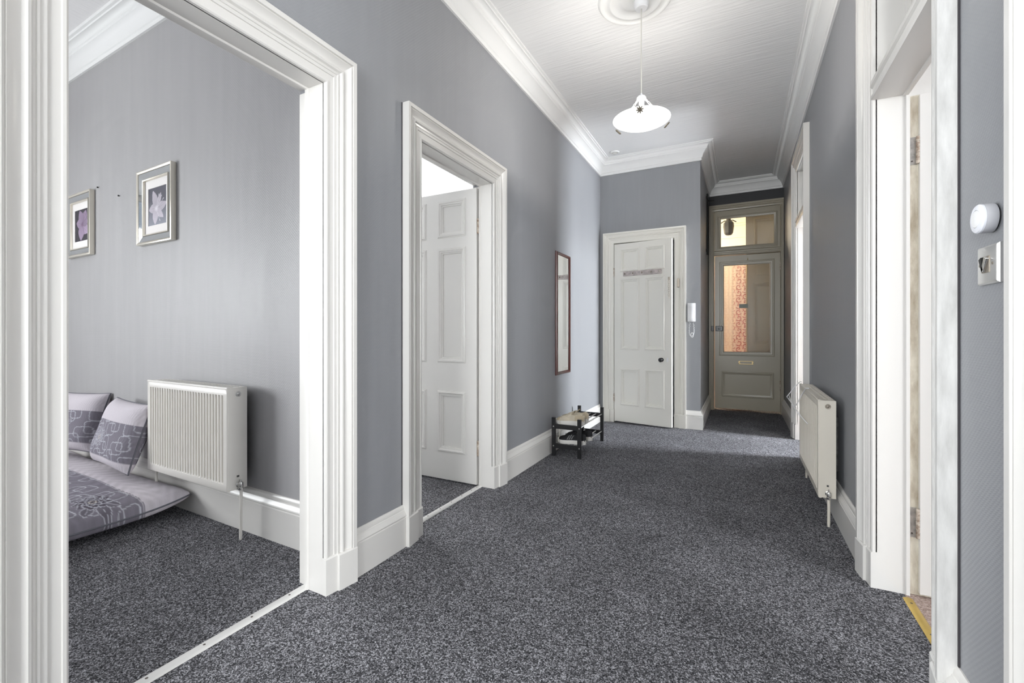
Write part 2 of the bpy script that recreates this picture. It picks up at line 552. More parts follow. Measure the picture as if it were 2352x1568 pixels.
# bedroom: far wall askew
mbw = MB()
xa, xb = XL - TL + 0.001, -6.1
mbw.loft([[(xa, yroom(xa), 0), (xa, yroom(xa) + 0.12, 0), (xa, yroom(xa) + 0.12, 3.4), (xa, yroom(xa), 3.4)],
          [(xb, yroom(xb), 0), (xb, yroom(xb) + 0.12, 0), (xb, yroom(xb) + 0.12, 3.4), (xb, yroom(xb), 3.4)]])
structure(mbw, 'wall_bedroom', M['wall_room'], 'silvery grey wallpapered bedroom wall behind radiator and pictures', 'wall')
wall_obj('wall_bedroom_window', (-6.0, 0, 0), -PI / 2, -2.4, 1.62, 3.4, [(-2.0, -0.1, 0.75, 2.75)], 0.15, M['white_wall'], 'bedroom window wall out of the doorway view')
wall_obj('wall_bedroom_near', (0, -2.3, 0), 0, 1.6, 6.1, 3.4, [], 0.1, M['wall_room'], 'bedroom wall facing the radiator wall')
wall_obj('wall_second_room_window', (-6.0, 0, 0), -PI / 2, 1.75, 5.5, 3.4, [(3.1, 4.7, 0.75, 2.75)], 0.15, M['white_wall'], 'white window wall of the second room')
wall_obj('wall_second_room_far', (0, 5.4, 0), PI, -6.1, XL - TL, 3.4, [], 0.1, M['white_wall'], 'white far wall of the second room')
wall_obj('wall_second_room_near', (0, 1.80, 0), 0, 1.73, 6.1, 3.4, [], 0.1, M['white_wall'], 'white near wall of the second room')
wall_obj('wall_third_room_window', (4.5, 0, 0), PI / 2, -3.5, 2.4, 3.4, [(-0.8, 0.8, 0.75, 2.75)], 0.15, M['white_wall'], 'window wall of the room with striped paper')
wall_obj('wall_third_room_far', (0, 3.4, 0), PI, XR + TR, 4.6, 3.4, [], 0.07, M['stripes'], 'blue grey striped wallpaper beyond the brass strip doorway')
wall_obj('wall_third_room_near', (0, -2.3, 0), 0, -4.6, -XR - TR, 3.4, [], 0.1, M['stripes'], 'striped wall of the third room behind the viewer')
wall_obj('wall_fourth_room_window', (3.5, 0, 0), PI / 2, -7.1, -3.4, 3.4, [(-5.65, -4.85, 0.7, 2.5)], 0.15, M['white_wall'], 'window wall of the room beside the entrance')
wall_obj('wall_fourth_room_near', (0, 3.48, 0), 0, -3.6, -XR - TR, 3.4, [], 0.07, M['white_wall'], 'white near wall of the room beside the entrance')
wall_obj('wall_fourth_room_far', (0, 6.95, 0), PI, XR + TR, 3.6, 3.4, [], 0.1, M['white_wall'], 'white far wall of the room beside the entrance')
# cupboard behind the end door
wall_obj('wall_cupboard_back', (0, 6.1, 0), PI, XL - 0.1, XN - 0.1, 3.3, [], 0.1, M['white_wall'], 'back of the cupboard behind the six-panel door')
wall_obj('wall_cupboard_side', (XL, 0, 0), -PI / 2, YE + 0.15, 6.2, 3.3, [], 0.1, M['white_wall'], 'side of the cupboard behind the six-panel door')
# stair landing outside the entrance
wall_obj('wall_landing_far', (0, 9.0, 0), PI, -2.2, 2.2, 3.6, [], 0.1, M['stair_cream'], 'cream wall of the stair landing behind the glazed door')
wall_obj('wall_landing_side', (-2.0, 0, 0), -PI / 2, YF + 0.1, 9.1, 3.6, [], 0.1, M['stair_cream'], 'cream side wall of the stair landing')
wall_obj('wall_landing_other_side', (1.3, 0, 0), PI / 2, -9.1, -YF - 0.1, 3.6, [], 0.1, M['stair_cream'], 'cream side wall of the landing by the storm door')
structure(B(-2.1, 1.4, YF + 0.1, 9.1, 3.4, 3.5), 'ceiling_landing', M['stair_cream'], 'cream ceiling of the stair landing', 'ceiling')
structure(B(-2.1, 1.4, YF + 0.15, 9.1, -0.12, -0.005), 'floor_landing', M['pinkish'], 'pink tiled floor of the stair landing', 'floor')

# windows of the rooms
def window(n, origin, phi, s0, s1, z0, z1, label):
    e = empty(f'window_{n}', (0, 0, 0), 0, label, 'window', kind='structure')
    e.location = origin
    e.rotation_euler = (0, 0, phi)
    mb = MB().gridsolid([-s1, -s0], [z0, z1], [(-s1 + 0.06, -s0 - 0.06, z0 + 0.07, (z0 + z1) / 2 - 0.02), (-s1 + 0.06, -s0 - 0.06, (z0 + z1) / 2 + 0.02, z1 - 0.06)], -0.06, -0.10)
    mb.build('sash_frame', M['white'], e)
    for a, b2 in ((z0 + 0.07, (z0 + z1) / 2 - 0.02), ((z0 + z1) / 2 + 0.02, z1 - 0.06)):
        B(-s1 + 0.06, -s0 - 0.06, -0.083, -0.078, a, b2).build('pane', M['glass'], e)
    B(-s1 - 0.05, -s0 + 0.05, -0.06, 0.04, z0 - 0.03, z0).build('window_sill', M['white'], e)

window(1, (-6.0, 0, 0), -PI / 2, -2.0, -0.1, 0.75, 2.75, 'white sash window lighting the bedroom')
window(2, (-6.0, 0, 0), -PI / 2, 3.1, 4.7, 0.75, 2.75, 'white sash window lighting the second room')
window(3, (4.5, 0, 0), PI / 2, -0.8, 0.8, 0.75, 2.75, 'white sash window lighting the striped room')
window(4, (3.5, 0, 0), PI / 2, -5.65, -4.85, 0.7, 2.5, 'white sash window lighting the room by the entrance')
window(5, (0, YB, 0), 0, -WB[1], -WB[0], WB[2], WB[3], 'made-up white sash window for the fill light at the near end of the hall')  # window made up to carry the added hall fill

# ------------------------------------------------------------------ swept mouldings
def sweep(path, prof, closed=False):
    """path on plan, interior to the right; profile (offset from wall, height)"""
    n = len(path)
    st = []
    for i in range(n):
        p = Vector(path[i])
        ns = []
        for a, b2 in ((i - 1, i), (i, i + 1)):
            if a < 0 or b2 >= n: continue
            d = (Vector(path[b2]) - Vector(path[a])).normalized()
            ns.append(Vector((d.y, -d.x)))
        o = ns[0] if len(ns) == 1 else (ns[0] + ns[1]) / (1 + ns[0].dot(ns[1]))
        st.append([(p.x + o.x * q, p.y + o.y * q, z) for q, z in prof])
    return MB().loft(st)

def corn(z0, z1, k=1.0):
    return [(-0.004, z0), (0.014 * k, z0), (0.016 * k, z0 + 0.010), (0.012 * k, z0 + 0.016), (0.014 * k, z0 + 0.026), (0.022 * k, z0 + 0.031),
            (0.024 * k, z0 + 0.040), (0.036 * k, z0 + 0.072), (0.056 * k, z0 + 0.098), (0.074 * k, z0 + 0.108), (0.076 * k, z0 + 0.120), (0.082 * k, z0 + 0.124),
            (0.084 * k, z0 + 0.134), (0.094 * k, z0 + 0.146), (0.112 * k, z0 + 0.152), (0.122 * k, z0 + 0.150), (0.126 * k, z0 + 0.158), (0.140 * k, z0 + 0.160), (0.142 * k, z1 + 0.004), (-0.004, z1 + 0.004)]

t = sweep([(XL, YB), (XL, YE), (XN, YE), (XN, YF), (XR, YF), (XR, YB)], corn(3.03, ZC)).build('trim_1', M['plaster'], smooth=35)
meta(t, 'white moulded plaster cornice running around the hall ceiling', 'cornice', kind='structure')
t = sweep([(-6.0, yroom(-6.0)), (xa, yroom(xa))], corn(3.15, ZB, 1.0)).build('trim_2', M['plaster'], smooth=35)
meta(t, 'white plaster cornice along the bedroom ceiling', 'cornice', kind='structure')
t = sweep([(-6.0, 5.4), (XL - TL, 5.4)], corn(3.15, ZB, 1.0)).build('trim_3', M['plaster'], smooth=35)
meta(t, 'white plaster cornice of the second room above the open door', 'cornice', kind='structure')

BB = [(-0.002, 0), (0.028, 0), (0.028, 0.148), (0.024, 0.151), (0.024, 0.155), (0.029, 0.159), (0.027, 0.168), (0.018, 0.178), (0.016, 0.184), (0.013, 0.186), (0.012, 0.196), (0.008, 0.204), (0.004, 0.208), (-0.002, 0.208)]
def bb(name, path, label, prof=BB, m='white'):
    o = sweep(path, prof).build(name, M[m], smooth=35)
    return meta(o, label, 'baseboard', kind='structure')

AW = 0.142   # architrave width
bb('baseboard_left', [(XL, D1[1] + AW), (XL, D2[0] - AW + 0.012)], 'short white moulded baseboard between the two doorways')
bb('baseboard_left', [(XL, D2[1] + AW), (XL, YE - 0.03)], 'white moulded baseboard running behind the shoe rack')
bb('baseboard_left', [(XL, YB), (XL, D1[0] - AW)], 'white baseboard before the bedroom doorway')
bb('baseboard_end', [(D6[1] + 0.128, YE), (XN, YE), (XN, YF - 0.06)], 'white baseboard turning into the entrance recess')
bb('baseboard_right', [(XR, YF - 0.06), (XR, D4[1] + 0.128)], 'dim white baseboard inside the entrance recess')
bb('baseboard_right', [(XR, D4[0] - AW), (XR, D3[1] + AW)], 'white baseboard running behind the cream radiator')
bb('baseboard_right', [(XR, D3[0] - AW), (XR, D5[1] + AW)], 'short white baseboard below the light switch')
BBR = [(q, z * 1.14) for q, z in BB]
bb('baseboard_bedroom', [(-6.0, yroom(-6.0)), (xa, yroom(xa))], 'white moulded baseboard of the bedroom under the radiator', BBR)

# ------------------------------------------------------------------ doorways
ARCH = [(0, -0.002), (0, 0.013), (0.005, 0.017), (0.012, 0.017), (0.014, 0.0135), (0.016, 0.0135), (0.040, 0.0145), (0.041, 0.019), (0.054, 0.0195), (0.055, 0.023),
        (0.060, 0.024), (0.062, 0.020), (0.067, 0.021), (0.072, 0.030), (0.078, 0.032), (0.082, 0.028), (0.088, 0.025), (0.100, 0.028), (0.112, 0.036), (0.116, 0.041), (0.118, 0.037), (0.122, 0.037), (0.124, 0.044), (0.142, 0.045), (0.142, -0.002)]
PLINTH = [(-0.002, -0.002), (-0.002, 0.020), (0.052, 0.026), (0.054, 0.036), (0.143, 0.048), (0.145, -0.002)]
HP = 0.155
def scaled(prof, k):
    return [(o * k, p) for o, p in prof]

def doorway(n, origin, phi, half, zh, t, label, k=1.0, mats=('white', 'white'), mj='white', plinth=True, rebate=-0.105, lh=True):
    """architraves on plinth blocks and a rebated lining; s runs to the viewer's right"""
    e = empty(f'door_{n}', origin, phi, label, 'doorway', kind='structure')
    A = scaled(ARCH, k)
    Pn = scaled(PLINTH, k)
    zb = HP if plinth else 0
    for sg, mm in ((-1, mats[0]), (1, mats[1])):
        st = [[(-sg * (half + o), p, zb) for o, p in A], [(-sg * (half + o), p, zh + o) for o, p in A]]
        MB().loft(st).build('architrave_side', M[mm], e, smooth=30)
        if plinth:
            st = [[(-sg * (half + o), p, z) for o, p in Pn] for z in (0, HP - 0.006)] + [[(-sg * (half + o), p - 0.006 if p > 0 else p, HP) for o, p in Pn]]
            MB().loft(st).build('plinth_block', M[mm], e, smooth=30)
        # lining with stop and rebate
        hs = half
        prof = [(hs + LN, 0.002), (hs, 0.002), (hs, rebate + 0.016), (hs - 0.006, rebate + 0.012), (hs - 0.006, rebate), (hs + 0.018, rebate - 0.001), (hs + 0.018, -t), (hs + LN, -t)]
        st = [[(-sg * a, d, z) for a, d in prof] for z in (0, zh)]
        MB().loft(st).build('door_lining', M[mj], e)
    st = [[(-sg * (half + o), p, zh + o) for o, p in A] for sg in (-1, 1)]
    MB().loft(st).build('architrave_head', M[mats[0] if mats[0] == mats[1] else 'white'], e, smooth=30)
    if lh:
        prof = [(zh + LN, 0.002), (zh, 0.002), (zh, rebate + 0.016), (zh - 0.006, rebate + 0.012), (zh - 0.006, rebate), (zh + 0.018, rebate - 0.001), (zh + 0.018, -t), (zh + LN, -t)]
        st = [[(sg * (half + LN), d, z) for z, d in prof] for sg in (-1, 1)]
        MB().loft(st).build('head_lining', M[mj], e)
    return e

def screws(e, pts, m, r=0.004, axis='y', name='screw', world=True, d=1):
    for p in pts:
        if axis == 'z':
            mb = MB().lathe([(0.0001, 0.0012), (r * 0.7, 0.0012), (r, 0.0004), (r, -0.001)], 10, p)
        else:
            mb = MB().lathe([(0.0001, 0.0012 * d), (r * 0.7, 0.0012 * d), (r, 0.0004 * d), (r, -0.001 * d)], 10, p, axis)
        mb.build(name, m, e, world=world)

door1 = doorway(1, (XL, (D1[0] + D1[1]) / 2, 0), -PI / 2, (D1[1] - D1[0]) / 2, D1[2], TL, 'white moulded doorway opening into the bedroom with floor cushions')
door2 = doorway(2, (XL, (D2[0] + D2[1]) / 2, 0), -PI / 2, (D2[1] - D2[0]) / 2, D2[2], TL, 'white moulded doorway with its six-panel door opened inward', mj='white')
door3 = doorway(3, (XR, (D3[0] + D3[1]) / 2, 0), PI / 2, (D3[1] - D3[0]) / 2, D3[2], TR, 'tall white doorway with transom above a brass floor strip', mats=('white', 'worn'), rebate=-0.11)
door4 = doorway(4, (XR, (D4[0] + D4[1]) / 2, 0), PI / 2, (D4[1] - D4[0]) / 2, D4[2], TR, 'tall narrow white doorway beyond the cream radiator', rebate=-0.11)
door5 = doorway(5, (XR, (D5[0] + D5[1]) / 2, 0), PI / 2, (D5[1] - D5[0]) / 2, D5[2], TR, 'tall white doorway beside the light switch, cut by the picture edge', rebate=-0.11)
door6 = doorway(6, ((D6[0] + D6[1]) / 2, YE, 0), PI, (D6[1] - D6[0]) / 2, D6[2], 0.15, 'cream six-panel cupboard door standing slightly ajar at the hall end', k=0.9, mats=('cream', 'cream'), mj='cream', rebate=-0.05)

# transom bars and fanlights of the tall doorways
def transom(e, half, zt, zh, m='white'):
    prof = [(0.002, zt), (0.018, zt + 0.004), (0.020, zt + 0.016), (0.012, zt + 0.022), (0.014, zt + 0.05), (0.022, zt + 0.058), (0.022, zt + 0.075), (0.004, zt + 0.095), (-0.10, zt + 0.10), (-0.10, zt + 0.03), (-0.105, zt - 0.006), (-0.09, zt - 0.006), (-0.088, zt)]
    MB().loft([[(s, d, z) for d, z in prof] for s in (-half + 0.001, half - 0.001)]).build('transom_bar', M[m], e, smooth=30)
    fr = MB().gridsolid([-half + 0.006, half - 0.006], [zt + 0.10, zh - 0.004], [(-half + 0.06, half - 0.06, zt + 0.15, zh - 0.06)], -0.112, -0.145)
    f = fr.build('fanlight_frame', M[m], e, bevel=0.003)
    B(-half + 0.055, half - 0.055, -0.131, -0.126, zt + 0.145, zh - 0.055).build('fanlight_pane', M['glass'], f)
transom(door3, (D3[1] - D3[0]) / 2, 2.095, D3[2])
transom(door4, (D4[1] - D4[0]) / 2, 2.16, D4[2])
transom(door5, (D5[1] - D5[0]) / 2, 2.095, D5[2])

# door leaves -----------------------------------------------------------
def ring(x0, x1, z0, z1, prof, y):
    """closed moulding around a rectangle; profile (outward offset, proud)"""
    st = []
    for sx, sz in ((-1, -1), (1, -1), (1, 1), (-1, 1)):
        cx, cz = (x0 if sx < 0 else x1), (z0 if sz < 0 else z1)
        st.append([(cx + sx * o, y + p, cz + sz * o) for o, p in prof])
    return MB().loft(st, closed_path=True)

MOULD = [(-0.022, -0.014), (-0.020, -0.006), (-0.012, -0.004), (-0.010, 0.002), (-0.002, 0.004), (0.004, 0.010), (0.012, 0.010), (0.016, 0.005), (0.020, 0.004), (0.022, -0.001)]
def leaf(door, loc, phi, w, z0, z1, sg, panels, m, glass=None):
    """visible face at local y = 0, body behind; extends along sg * local x from the hinge"""
    hs = []
    def xr(a, b2):
        return (a, b2) if sg > 0 else (-b2, -a)
    x0, x1 = xr(0, w)
    for a, b2, c, d in panels + ([glass] if glass else []):
        p, q = xr(a, b2)
        hs.append((p, q, c, d))
    lf = MB().gridsolid([x0, x1], [z0, z1], hs, 0, -0.042).build('door_leaf', M[m], door, world=True, loc=loc, rot=(0, 0, phi), bevel=0.002)
    for i, (p, q, c, d) in enumerate(hs):
        if glass and i == len(hs) - 1: continue
        mb = B(p + 0.0005, q - 0.0005, -0.030, -0.014, c + 0.0005, d - 0.0005)
        pn = mb.build('panel', M[m], lf)
        ring(p, q, c, d, MOULD, 0).build('panel_moulding', M[m], lf, smooth=30)
    return lf

def hinge(lf, x, y, z, h=0.10, m='rust'):
    mb = MB()
    n = 5
    r = 0.007
    prof = []
    for i in range(n):
        za, zb2 = z + h * i / n + 0.001, z + h * (i + 1) / n - 0.001
        prof += [(r * 0.8, za), (r, za + 0.001), (r, zb2 - 0.001), (r * 0.8, zb2)]
    prof = [(0.0001, z)] + prof + [(0.0001, z + h)]
    mb.lathe(prof, 12, (x, y, 0))
    mb.build('hinge', M[m], lf)

# door 2: open into the second room, hinged on the far jamb
P6 = lambda w: [(0.112, 0.112 + 0.205, 1.815, 2.045), (w - 0.112 - 0.205, w - 0.112, 1.815, 2.045),
                (0.112, 0.112 + 0.205, 0.895, 1.695), (w - 0.112 - 0.205, w - 0.112, 0.895, 1.695),
                (0.112, 0.112 + 0.205, 0.235, 0.645), (w - 0.112 - 0.205, w - 0.112, 0.235, 0.645)]
l2 = leaf(door2, (-1.668, 2.692, 0), PI, 0.78, 0.012, 2.125, 1, P6(0.78), 'white')
hinge(l2, -0.006, -0.012, 1.80, 0.11)
hinge(l2, -0.006, -0.012, 0.215, 0.11)
hinge_pl = B(-1.664, -1.645, D2[1] + 0.0165, D2[1] + 0.0185, 1.80, 1.91).build('hinge_plate', M['rust'], door2, world=True)

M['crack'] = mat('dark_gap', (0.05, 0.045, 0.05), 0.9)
B(XL + 0.0005, XL + 0.003, D2[0] - AW - 0.005, D2[0] - AW - 0.0005, 0.21, D2[2] + AW).build('joint_crack', M['crack'], door2, world=True)  # thin dark strip for the crack between architrave and wall
B(XR - 0.004, XR - 0.0005, D3[0] - AW - 0.006, D3[0] - AW - 0.0005, 0.2, D3[2] + AW).build('joint_crack', M['crack'], door3, world=True)
# door 3: open into the striped room
l3 = leaf(door3, (0.662, 2.408, 0), PI, 0.66, 0.012, 2.085, -1, [(0.11, 0.29, 1.80, 2.0), (0.37, 0.55, 1.80, 2.0), (0.11, 0.29, 0.89, 1.68), (0.37, 0.55, 0.89, 1.68), (0.11, 0.29, 0.23, 0.64), (0.37, 0.55, 0.23, 0.64)], 'white')
hinge(l3, 0.004, -0.006, 1.80, 0.115)
hinge(l3, 0.004, -0.006, 0.24, 0.125)
B(0.632, 0.72, D3[1] + 0.0165, D3[1] + 0.0185, 0, 2.09).build('hinge_rebate', M['rough_edge'], door3, world=True)
for za, zb2 in ((1.80, 1.915), (0.24, 0.365)):
    hp = B(0.634, 0.657, D3[1] + 0.0135, D3[1] + 0.0165, za, zb2).build('hinge_plate', M['hingeplate'], door3, world=True)
    for q in range(4):
        sx = 0.641 + 0.008 * (q % 2)
        MB().lathe([(0.0001, -0.0012), (0.003, -0.0012), (0.0036, 0.001)], 10, (sx, D3[1] + 0.0130, za + (zb2 - za) * (0.13 + 0.25 * q)), 'y').build('screw', M['darkscrew'] if q == 0 else M['hingeplate'], door3, world=True)
# door 5: opened into the striped room
leaf(door5, (0.664, D5[0] - 0.002, 0), 0, 0.78, 0.012, 2.085, 1, P6(0.78), 'white')
# door 4: folded back inside the room
leaf(door4, (0.66, 4.575, 0), 0, 0.72, 0.012, 2.15, 1, P6(0.72), 'white')

# door 6: cupboard door ajar
AJ = math.radians(9.2)
P6b = [(0.096, 0.296, 1.845, 2.085), (0.398, 0.594, 1.845, 2.085), (0.096, 0.296, 0.905, 1.725), (0.398, 0.594, 0.905, 1.725), (0.096, 0.296, 0.235, 0.640), (0.398, 0.594, 0.235, 0.640)]
l6 = leaf(door6, (D6[0] + 0.004, YE - 0.012, 0), PI - AJ, 0.692, 0.014, 2.165, -1, P6b, 'cream')
hinge(l6, 0.002, 0.003, 1.78, 0.10)
hinge(l6, 0.002, 0.003, 0.25, 0.10)
# coat rail, knob, keyhole plate, chain on the cupboard door
B(-0.585, -0.118, 0.001, 0.013, 1.770, 1.826).build('coat_rail', M['hookrail'], l6, bevel=0.003)
for i, x in enumerate((-0.145, -0.245, -0.355, -0.465, -0.560)):
    MB().tube([(x, 0.012, 1.800), (x, 0.022, 1.797), (x, 0.030, 1.790), (x, 0.032, 1.800), (x, 0.030, 1.806)], [0.005, 0.005, 0.005, 0.005, 0.006], 8).build('coat_hook', M['keep'], l6, smooth=True)
MB().lathe([(0.0001, 0.060), (0.010, 0.059), (0.020, 0.053), (0.025, 0.043), (0.022, 0.033), (0.012, 0.026), (0.010, 0.010), (0.020, 0.006), (0.024, 0.0), (0.0001, 0.0)], 24, (-0.578, 0, 0.78), 'y').build('door_knob', M['black'], l6, smooth=True)
mb = B(-0.652, -0.636, 0, 0.004, 0.757, 0.806)
mb.build('keyhole_plate', M['plastic'], l6, bevel=0.002)
for i in range(9):
    z = 1.69 - 0.024 * i
    pts = [((0.008 if i % 2 else 0.003) * math.cos(a) - 0.662, 0.006 + (0.003 if i % 2 else 0.006) * math.cos(a) * 0.4, z + 0.015 * math.sin(a)) for a in [2 * PI * q / 10 for q in range(10)]]
    MB().tube(pts, 0.0022, 6, closed=True).build('chain_link', M['keep'], l6)
B(-0.672, -0.652, 0, 0.008, 1.690, 1.725).build('chain_plate', M['keep'], l6, bevel=0.002)
B(-0.640, -0.616, YE - 0.062, YE - 0.030, 1.610, 1.710).build('chain_keep', M['keep'], door6, world=True, bevel=0.003)

# ------------------------------------------------------------------ entrance door with transom light
door7 = empty('door_7', (0.06, YF - 0.05, 0), PI, 'beige glazed entrance door with a transom light in the recess', 'door', kind='structure')
FY = 6.90
def fbox(name, x0, x1, y0, y1, z0, z1, m='beige', par=None, bevel=0.003):
    return B(x0, x1, y0, y1, z0, z1).build(name, M[m], par or door7, world=True, bevel=bevel)
EP = [(0.0, 0.0), (0.0, 0.018), (0.010, 0.020), (0.014, 0.014), (0.022, 0.014), (0.026, 0.022), (0.040, 0.022), (0.044, 0.030), (0.066, 0.030), (0.068, 0.0)]
FO = (-0.395, 0.515)
HX0, HX1 = -0.325, 0.480
# frame posts and head, moulded
for sg in (-1, 1):
    xi = HX0 if sg < 0 else HX1
    xo = FO[0] if sg < 0 else FO[1]
    k = abs(xo - xi) / 0.068
    st = [[(xi + sg * o * k, FY - p, z + (o * k if z > 1 else 0)) for o, p in EP + [(0.068, -0.08), (0.0, -0.08)]] for z in (0, 2.80)]
    MB().loft(st).build('frame_post', M['beige'], door7, world=True, smooth=30)
st = [[(xi + sg * o * k, FY - p, 2.80 + o * k) for o, p in EP + [(0.068, -0.08), (0.0, -0.08)]] for sg, xi, k in ((-1, HX0, 0.07 / 0.068), (1, HX1, 0.035 / 0.068))]
st = [[(x, FY - p, 2.80 + o * 1.2) for o, p in EP + [(0.068, -0.08), (0.0, -0.08)]] for x in (FO[0], FO[1])]
MB().loft(st).build('frame_head', M['beige'], door7, world=True, smooth=30)
TRP = [(2.170, 0.0), (2.170, 0.012), (2.185, 0.016), (2.190, 0.010), (2.205, 0.010), (2.210, 0.018), (2.226, 0.018), (2.230, 0.006), (2.240, 0.0), (2.240, -0.06), (2.170, -0.06)]
MB().loft([[(x, FY - p, z) for z, p in TRP] for x in (HX0, HX1)]).build('transom_rail', M['beige'], door7, world=True, smooth=30)
fl = MB().gridsolid([HX0 + 0.002, HX1 - 0.002], [2.241, 2.799], [(-0.262, 0.425, 2.275, 2.705)], 0, -0.035).build
fl = None
mb = MB().gridsolid([HX0 + 0.002, HX1 - 0.002], [2.241, 2.799], [(-0.262, 0.425, 2.275, 2.705)], FY + 0.004, FY + 0.036)
fl = mb.build('transom_frame', M['beige'], door7, world=True, bevel=0.003)
rg = ring(-0.262, 0.425, 2.275, 2.705, [(o, -p) for o, p in MOULD], FY + 0.004)
rg.build('glazing_bead', M['beige'], fl, smooth=30)
B(-0.270, 0.433, FY + 0.018, FY + 0.023, 2.268, 2.712).build('transom_pane', M['glass'], fl)
# leaf
W7 = 0.798
l7 = leaf(door7, (HX1 - 0.002, FY + 0.004, 0), PI, W7, 0.03, 2.163, 1, [(0.095, 0.69, 0.215, 0.530)], 'beige', glass=(0.114, 0.690, 0.815, 2.035))
ring(0.114, 0.690, 0.815, 2.035, [(-0.010, -0.020), (-0.006, -0.006), (0.002, -0.004), (0.006, 0.003), (0.018, 0.004), (0.024, 0.009), (0.036, 0.009), (0.040, 0.004), (0.048, 0.003), (0.050, -0.001)], 0).build('glazing_bead', M['beige'], l7, smooth=30)
B(0.108, 0.696, -0.024, -0.018, 0.809, 2.041).build('door_pane', M['obscure'], l7)
B(0.380, 0.490, -0.0165, -0.0145, 1.43, 1.485).build('glass_sticker', M['stickergrey'], l7)
# letter plate, lock, hinges, hook
lp = MB().gridsolid([0.318, 0.496], [0.652, 0.700], [(0.336, 0.478, 0.662, 0.690)], 0.0, 0.007)
lpo = lp.build('letter_plate', M['bronze'], l7, bevel=0.002)
B(0.337, 0.477, 0.0, 0.004, 0.663, 0.689).build('letter_flap', M['beige'], lpo)
for x in (0.322, 0.492):
    MB().lathe([(0.0001, 0.010), (0.008, 0.009), (0.009, 0.0)], 12, (x, 0, 0.676), 'y').build('letter_plate_boss', M['bronze'], lpo)
B(W7 - 0.105, W7 - 0.012, 0.001, 0.028, 1.112, 1.182).build('door_lock', M['black'], l7, bevel=0.006)
MB().lathe([(0.0001, 0.046), (0.014, 0.045), (0.016, 0.030), (0.010, 0.028), (0.010, 0.0)], 18, (W7 - 0.058, 0, 1.147), 'y').build('lock_knob', M['black'], l7)
B(HX0 - 0.040, HX0 - 0.004, FY - 0.048, FY - 0.016, 1.112, 1.182).build('lock_keep', M['black'], door7, world=True, bevel=0.005)
hinge(l7, 0.002, 0.004, 1.92, 0.11)
hinge(l7, 0.002, 0.004, 0.32, 0.13)
MB().tube([(0.385, 0.002, 2.115), (0.385, 0.016, 2.112), (0.385, 0.022, 2.098), (0.385, 0.014, 2.088)], 0.004, 8).build('coat_hook', M['bronze'], l7)
# ------------------------------------------------------------------ threshold strips
def threshold(name, x0, x1, y0, y1, m, label, screwpts, hgt=0.007):
    e = empty(name, ((x0 + x1) / 2, (y0 + y1) / 2, 0), 0, label, 'threshold strip')
    xm = (x0 + x1) / 2
    prof = [(x0, 0.0005), (x0 + 0.004, hgt * 0.6), (x0 + 0.012, hgt), (x1 - 0.012, hgt), (x1 - 0.004, hgt * 0.6), (x1, 0.0005)]
    MB().loft([[(x, y, z) for x, z in prof] for y in (y0, y1)]).build('strip', M[m], e, world=True, smooth=30)
    screws(e, [(xm, y, hgt) for y in screwpts], M['darkscrew'], 0.0045, 'z')
threshold('threshold_strip', -1.690, -1.645, D1[0] - 0.015, D1[1] + 0.015, 'strip', 'pale metal carpet strip across the bedroom doorway', [0.55, 0.72, 0.89, 1.06, 1.22])
threshold('threshold_strip', -1.672, -1.630, D2[0] - 0.015, D2[1] + 0.015, 'strip', 'pale metal carpet strip below the opened six-panel door', [2.0, 2.12, 2.24, 2.36, 2.48, 2.6, 2.67])
threshold('threshold_strip', 0.598, 0.632, D3[0] - 0.015, D3[1] - 0.035, 'brass', 'yellow brass carpet strip below the tall doorway', [1.80, 1.96, 2.12, 2.33], 0.006)

